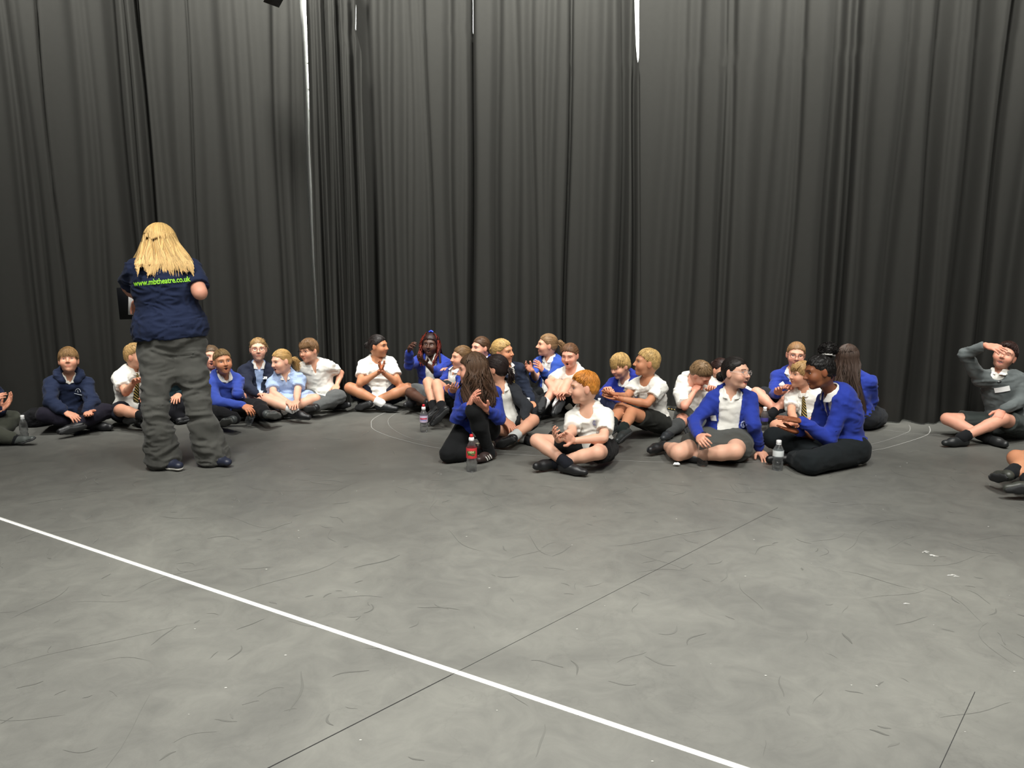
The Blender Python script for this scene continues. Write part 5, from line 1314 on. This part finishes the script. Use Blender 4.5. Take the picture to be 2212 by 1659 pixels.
person('edge_right', 'child cut off by the right edge with bare knee and dark grey plimsoll forward', seed=59, base=(2296, 1046), yaw=-40, neck=(2290, 905, -.05), head=(2280, 862, -.08, -60, 0, 0), kL=(2196, 990, -.18), aL=(2226, 1044, -.16), oL=(2160, 1048, -.18), kR=(2230, 985, .05), aR=(2184, 1022, -.1), oR=(2160, 1024, -.1),
  wL=(2250, 985, -.3), tL=(2218, 985, -.36), top='tee', bottom=('shorts', (32, 34, 36)), hair=('short', (90, 66, 46)), skin='tan', shoes=(62, 64, 58), socks=('short', (30, 32, 34)), legr=1.12)

# ------------------------------------------------------------------ the standing woman, her folder
lady = person('lady', 'standing woman with back turned, long blonde hair, navy t-shirt and grey jeans', seed=61, base=(392, 1006), hipz=.91, s=1.2, hk=1.1, yaw=180, tyaw=180, neck=(350, 556, .02), head=(346, 531, .07, 182, -16, 0), sroll=-2,
  eR=(432, 632, .04), wR=(418, 618, .27), tR=(385, 610, .33), eL=(279, 620, .05), wL=(300, 645, .26), tL=(290, 672, .33), kR=(430, 888, .04), kL=(336, 895, .0), aR=(460, 985, .04), aL=(352, 990, -.05), oR=(492, 1000, .02), oL=(382, 996, .0), soleR=(0, 0, -1), soleL=(0, 0, -1),
  top='tee', tcol=(34, 42, 66), hem=.0, fat=1.52, flare=.197, hipw=.88, hipb=.82, seat=.17, waist=.06, sw=1.16, legr=1.08, armr=1.25, bottom=('trousers', (80, 80, 76)), wide=.045, bwr=.014, bws=7, sleeve=.78, hair=('long', (214, 176, 112), {'len': .222, 'wave': .08, 'n': 2300, 'sleek': 1, 'leave': 11, 'sw': .0046, 'bo': .155, 'pm': 1.9, 'th': .018, 'flare': 1.2, 'tip': (224, 188, 130)}), skin='pink', shoes=(40, 44, 60), solecol=(225, 222, 214), socks=('none', BLACK), q=.82, hw=1.05, slump=.3)
# web address on her back
cu = bpy.data.curves.new('lettering', 'FONT'); cu.body = 'www.mbtheatre.co.uk'; cu.size = 1; cu.offset = .022; cu.resolution_u = 3
to = bpy.data.objects.new('t', cu); COL.objects.link(to); bpy.context.view_layer.update()
tm_ = bpy.data.meshes.new_from_object(to.evaluated_get(bpy.context.evaluated_depsgraph_get())); bpy.data.objects.remove(to)
bmt = bmesh.new(); bmt.from_mesh(tm_); bmesh.ops.triangulate(bmt, faces=bmt.faces[:]); 
co = np.array([v.co[:2] for v in bmt.verts]); tri = np.array([[v.index for v in f.verts] for f in bmt.faces]); bmt.free()
w0 = co[:,0].max()-co[:,0].min(); co[:,0] -= co[:,0].mean()*0+(co[:,0].max()+co[:,0].min())/2; wd = .292
sx_ = wd/w0; VV = []
for x, y in co:
    VV.append(lady.onto(x*sx_-.014, (y*sx_*1.35)-.150+.03*x*sx_, .0, True))
VV = np.array(VV)*1.0
# keep it clear of the cloth folds
VV = VV - lady.tf*.009
mesh_np('lettering', VV, tri[:, ::-1] if False else tri, plain('green_print', (150, 220, 50), .6), lady.E, smooth=False)
fo = empty('folder', at(272, 690, 5.75), 'black folder with white pages held in front of the standing woman', 'folder')
def slab_obj(name, c, ax, up, n, w, h, t, mat):
    V, F = box_vf((-w/2, -h/2, -t/2), (w/2, h/2, t/2)); R_ = np.stack([ax, up, n], 0); return mesh_np(name, V@R_+c, F, mat, fo, smooth=False)
ax_ = nrm(np.array([.93, .36, .0])); up_ = nrm(np.array([.10, -.12, 1.0])); up_ = nrm(up_-ax_*np.dot(up_, ax_)); n_ = np.cross(ax_, up_)
fc = at(304, 655, lady.J['tL'][1]+.035)
slab_obj('cover', fc, ax_, up_, n_, .30, .235, .012, plain('folder_black', (16, 17, 20), .4))
slab_obj('page', fc+n_*.011+ax_*.055+up_*.012, nrm(ax_+up_*-.10), nrm(up_+ax_*.10), n_, .27, .215, .004, plain('paper', (238, 238, 236), .7))
for w_ in WARN: print('BONE', w_)
# ------------------------------------------------------------------ bottles and small things
def glassy(name, rgb, base=.10, rough=.05):
    '''thin clear plastic: mostly straight-through, fresnel gloss'''
    if name in MATS: return MATS[name]
    m = bpy.data.materials.new(name); m.use_nodes = True; nt = m.node_tree; nt.nodes.clear()
    out = nt.nodes.new('ShaderNodeOutputMaterial'); tr = nt.nodes.new('ShaderNodeBsdfTransparent'); tr.inputs[0].default_value = (*srgb(*rgb), 1)
    gl = nt.nodes.new('ShaderNodeBsdfGlossy'); gl.inputs['Roughness'].default_value = rough
    df = nt.nodes.new('ShaderNodeBsdfTranslucent'); df.inputs[0].default_value = (.8, .82, .82, 1)
    lw = nt.nodes.new('ShaderNodeFresnel'); lw.inputs['IOR'].default_value = 1.45
    a = nt.nodes.new('ShaderNodeMixShader'); a.inputs[0].default_value = base; nt.links.new(tr.outputs[0], a.inputs[1]); nt.links.new(df.outputs[0], a.inputs[2])
    b = nt.nodes.new('ShaderNodeMixShader'); mp = nt.nodes.new('ShaderNodeMath'); mp.operation = 'MULTIPLY'; mp.inputs[1].default_value = .7; nt.links.new(lw.outputs[0], mp.inputs[0]); nt.links.new(mp.outputs[0], b.inputs[0]); nt.links.new(a.outputs[0], b.inputs[1]); nt.links.new(gl.outputs[0], b.inputs[2])
    nt.links.new(b.outputs[0], out.inputs[0]); MATS[name] = m; return m
def lathe(prof, n=28, ribs=None):
    V = []; 
    for i, (r, z) in enumerate(prof):
        for k in range(n):
            a = 2*math.pi*k/n; rr = r*(1+(ribs(i, z, a) if ribs else 0)); V.append((rr*math.cos(a), rr*math.sin(a), z))
    Q = [(i*n+k, i*n+(k+1) % n, (i+1)*n+(k+1) % n, (i+1)*n+k) for i in range(len(prof)-1) for k in range(n)]
    V = np.array(V); nb_ = len(prof)*n; V = np.concatenate([V, [[0, 0, prof[0][1]], [0, 0, prof[-1][1]]]])
    return V, np.array(Q), nb_
def lathe_obj(name, prof, mat, parent, M=None, n=28, cap=True, ribs=None):
    V, Q, nb_ = lathe(prof, n, ribs); L_ = (len(prof)-1)*n
    Q = [tuple(q) for q in Q]
    if cap:
        Q += [(nb_, (k+1) % n, k, k) for k in range(n)] + [(nb_+1, L_+k, L_+(k+1) % n, L_+(k+1) % n) for k in range(n)]
    bm = bmesh.new(); vs = [bm.verts.new(v) for v in V]
    for q in Q:
        u_ = []; [u_.append(i) for i in q if i not in u_]
        try: bm.faces.new([vs[i] for i in u_])
        except ValueError: pass
    for v in [v for v in bm.verts if not v.link_faces]: bm.verts.remove(v)
    me = bpy.data.meshes.new(name); bm.to_mesh(me); bm.free()
    me.polygons.foreach_set('use_smooth', [True]*len(me.polygons)); me.materials.append(mat)
    o = bpy.data.objects.new(name, me); COL.objects.link(o); o.parent = parent; return o
def bottle(px, py, hgt, label, r=.031, capc=(236, 236, 236), capkind='screw', lab=None, full=1.0, tilt=None, loc=None, ribbed=False, lettering=None, group=None, sport_top=None, empty_=False):
    p = ground(px, py) if loc is None else loc
    E = empty('water_bottle', p, label, 'bottle', group)
    h = hgt*.86
    prof = [(r*.5, .004), (r*.80, .0), (r*.97, .008), (r, .02), (r, h*.30), (r*.90, h*.36), (r*.90, h*.40), (r, h*.46), (r, h*.70), (r*.95, h*.75), (r*.78, h*.83), (r*.52, h*.92), (r*.40, h*.96), (r*.40, h)]
    P2 = []
    for a, b in zip(prof[:-1], prof[1:]):
        for t in (0, .25, .5, .75): P2.append((a[0]+(b[0]-a[0])*t, a[1]+(b[1]-a[1])*t))
    P2.append(prof[-1])
    def ribs(i, z, a):
        q = 0
        if z < .018: q -= .05*(.5+.5*math.cos(5*a))*(1-z/.018)
        if ribbed and .02 < z < h*.62: q += .025*math.sin(z*2*math.pi/.014)
        return q
    lathe_obj('bottle_body', P2, glassy('clear_water', (250, 252, 253), .30, .08) if not empty_ else glassy('clear_shell', (251, 252, 252), .10, .06), E, ribs=ribs, n=30)
    if capkind == 'screw':
        lathe_obj('cap', [(r*.44, h-.004), (r*.48, h), (r*.48, h+.016), (r*.44, h+.019)], plain('cap_%d_%d' % (capc[0], capc[2]), capc, .4), E)
        lathe_obj('neck_ring', [(r*.42, h-.010), (r*.50, h-.009), (r*.50, h-.007), (r*.42, h-.006)], plain('cap_%d_%d' % (capc[0], capc[2]), capc, .4), E)
    else:
        lathe_obj('cap', [(r*.50, h-.008), (r*.52, h), (r*.50, h+.014), (r*.40, h+.018)], plain('cap_236_236', (236, 236, 236), .4), E)
        lathe_obj('sport_spout', [(r*.36, h+.016), (r*.34, h+.03), (r*.30, h+.036), (r*.22, h+.038)], plain('cap_%d_%d' % (capc[0], capc[2]), capc, .4), E)
    if lab:
        z0, z1, c1, c2 = lab
        l = lathe_obj('bottle_label', [(r*1.012, h*z0), (r*1.02, h*(z0+.01)), (r*1.02, h*z1-.002), (r*1.012, h*z1)], plain('label_%d_%d_%d' % tuple(c1), c1, .5), E, cap=False)
        if c2:
            for kind, (z_, w_, hh_, cc_) in enumerate(c2):
                n = 10; V = []
                for j in (0, 1):
                    for i in range(n): 
                        a = -math.pi/2 + (i/(n-1)-.5)*w_; V.append((math.cos(a)*r*1.035, math.sin(a)*r*1.035, h*z_+(j-.5)*hh_ + .003*math.sin(i*.7)*kind))
                Q = [(i, i+1, n+i+1, n+i) for i in range(n-1)]
                mesh_np('label_print', np.array(V)+np.array(p), np.array(Q), plain('print_%d_%d_%d' % tuple(cc_), cc_, .5), l)
            
    if tilt: E.rotation_euler = tilt
    return E
def bottle_text(E, body, r, z, size, col, lift=1.05):
    cu = bpy.data.curves.new('t', 'FONT'); cu.body = body; cu.size = size; cu.offset = size*.02; cu.resolution_u = 2; cu.align_x = 'CENTER'
    to = bpy.data.objects.new('t', cu); COL.objects.link(to); bpy.context.view_layer.update()
    me = bpy.data.meshes.new_from_object(to.evaluated_get(bpy.context.evaluated_depsgraph_get())); bpy.data.objects.remove(to)
    for v in me.vertices:
        a = -math.pi/2 + v.co.x/r; zz = v.co.y; v.co = (math.cos(a)*r*lift, math.sin(a)*r*lift, z+zz)
    me.materials.clear(); me.materials.append(plain('print_%d_%d_%d' % col, col, .5)); me.name = 'label_lettering'
    o = bpy.data.objects.new('label_lettering', me); COL.objects.link(o); o.parent = E
bottle(54, 953, .225, 'clear water bottle with white cap at far left, beside the clapping person', ribbed=True, r=.030)
bottle(541, 914, .165, 'small tilted clear bottle under the hand of the boy in bright blue jumper', tilt=(math.radians(-8), math.radians(24), 0), loc=ground(536, 917)+np.array([0, 0, .012]), ribbed=False, r=.034)
E_ = bottle(916, 933, .232, 'bottle with red sports cap and pale pink label, beside a pair of black shoes', capc=(205, 40, 50), capkind='sport', lab=(.44, .72, (206, 190, 214), [(.60, 1.9, .012, (208, 72, 92)), (.54, 1.5, .006, (110, 120, 190))]), r=.034)
E_ = bottle(1019, 1018, .262, 'bottle with red cap and red label, in front of the kneeling girl', capc=(216, 40, 44), capkind='sport', lab=(.44, .76, (206, 54, 60), [(.63, 1.7, .020, (78, 110, 50)), (.555, 1.3, .010, (56, 84, 40))]), r=.037)
bottle_text(E_, 'KIDS', .037, .262*.86*.615, .018, (226, 224, 170))
bottle(1517, 1006, .262, 'empty clear bottle with black cap held upright by the laughing girl', capc=(20, 22, 40), empty_=True, r=.038)
bottle(1679, 1015, .225, 'clear bottle with white cap and white label, before the girl with afro puff', lab=(.52, .74, (218, 222, 222), None), ribbed=True, r=.037)
bottle(1650, 930, .215, 'bottle with white cap and purple label, behind the blue sleeve of the laughing girl', lab=(.45, .62, (70, 66, 140), None), r=.032)
bottle(1294, 905, .20, 'small bottle with white cap between the red-haired boy and the boy with fringe', r=.03)
bottle(1141, 912, .235, 'bottle with pink label standing behind the arm of the girl in charcoal jacket', lab=(.45, .70, (214, 170, 180), None), r=.030)
# crumpled tissue
rs = np.random.RandomState(2); c = ground(1461, 1007)
v = Vol([el(c+np.array([0, 0, .016]), I3, np.array([.024, .018, .014]))], .0025, pad=.02)
for i in range(7): 
    q = c+np.array([rs.uniform(-.017, .017), rs.uniform(-.01, .01), rs.uniform(.01, .024)]); v.add(el(q, I3, np.array([.011, .009, .008])), .004)
V, Q = v.mesh(); V = wrinkle(V, Q, .003, 70, 1, (1, 1, 1)); V[:,2] = np.maximum(V[:,2], .001)
o = mesh_np('crumpled_tissue', V, Q, plain('paper', (238, 238, 236), .7), None, origin=c); props(o, 'small crumpled white tissue on the floor left of the upright empty bottle', 'tissue')
# dark jacket heap behind the hoodie boy
c = ground(76, 920); prims = [el(c+np.array([dx, dy, dz]), I3, np.array(r_)) for dx, dy, dz, r_ in ((0, 0, .05, (.09, .08, .07)), (.05, .02, .08, (.07, .06, .08)), (-.05, .0, .06, (.06, .07, .06)), (.02, -.03, .11, (.05, .05, .05)))]
v = Vol(prims, .007)
for p in prims: v.add(p, .04)
v.cut(lambda X, Y, Z: (.003-Z)+0*X+0*Y); V, Q = v.mesh(); V = wrinkle(V, Q, .010, 16, 3); V[:,2] = np.maximum(V[:,2], .002)
o = mesh_np('jacket', V, Q, fab((22, 22, 24)), None, origin=c); props(o, 'black jacket heaped on the floor behind the left knee of the navy hoodie boy', 'jacket')
# patterned cable ramp / mat edge seen by the drape
a = ground(1446, 884); b = ground(1466, 888); d = nrm(b-a); n_ = np.cross(UP, d)
V, F = box_vf((0, -.03, .0), (np.linalg.norm(b-a)+.25, .03, .022)); R_ = np.stack([d, n_, UP], 0)
cr = empty('cable_ramp', a, 'low black and yellow marked strip on the floor against the drape', 'floor strip')
mesh_np('ramp_body', V@R_+a, F, plain('ramp_black', (34, 34, 32), .6), cr, smooth=False)
for k in range(9):
    V, F = box_vf((.01+k*.035, -.032, .008), (.026+k*.035, -.0305, .018)); mesh_np('yellow_mark', V@R_+a, F, plain('ramp_yellow', (190, 164, 90), .6), cr, smooth=False)
# folded paper held by the girl with thin glasses
c = at(1690, 832, PPL['glasses_blue'].root[1]-.27); V, F = box_vf((-.022, -.001, -.026), (.022, .001, .026)); R_ = np.stack([nrm([.8, 0, .6]), [0, 1, 0], nrm([-.6, 0, .8])], 0)
o = mesh_np('paper_slip', V@R_+c, F, plain('paper', (238, 238, 236), .7), None, origin=c, smooth=False); props(o, 'small white paper slip held up by the girl with thin glasses', 'paper')
# ------------------------------------------------------------------ thin out the dense surfaces
RATIO = dict(body=.5, cardigan=.6, jumper=.6, hoodie=.6, blazer=.6, t_shirt=.65, polo_shirt=.5, shirt=.55, dress=.6, trousers=.6, shorts=.6, skirt=.6, leggings=.6, shoe=.5, sole=.5, sock=.6, collar=.6)
todo = [o for o in bpy.data.objects if o.type == 'MESH' and o.name.split('.')[0] in RATIO and len(o.data.polygons) > 500]
for o in todo:
    md = o.modifiers.new('d', 'DECIMATE'); md.ratio = RATIO[o.name.split('.')[0]]
bpy.context.view_layer.update(); dg = bpy.context.evaluated_depsgraph_get(); dg.update()
for o in todo:
    me = bpy.data.meshes.new_from_object(o.evaluated_get(dg), preserve_all_data_layers=True, depsgraph=dg); old = o.data; nm_ = old.name
    o.modifiers.clear(); o.data = me; bpy.data.meshes.remove(old); me.name = nm_
tot = 0
for o in bpy.data.objects:
    if o.type == 'MESH': tot += len(o.data.loops)-2*len(o.data.polygons)
print('TRIS', tot)
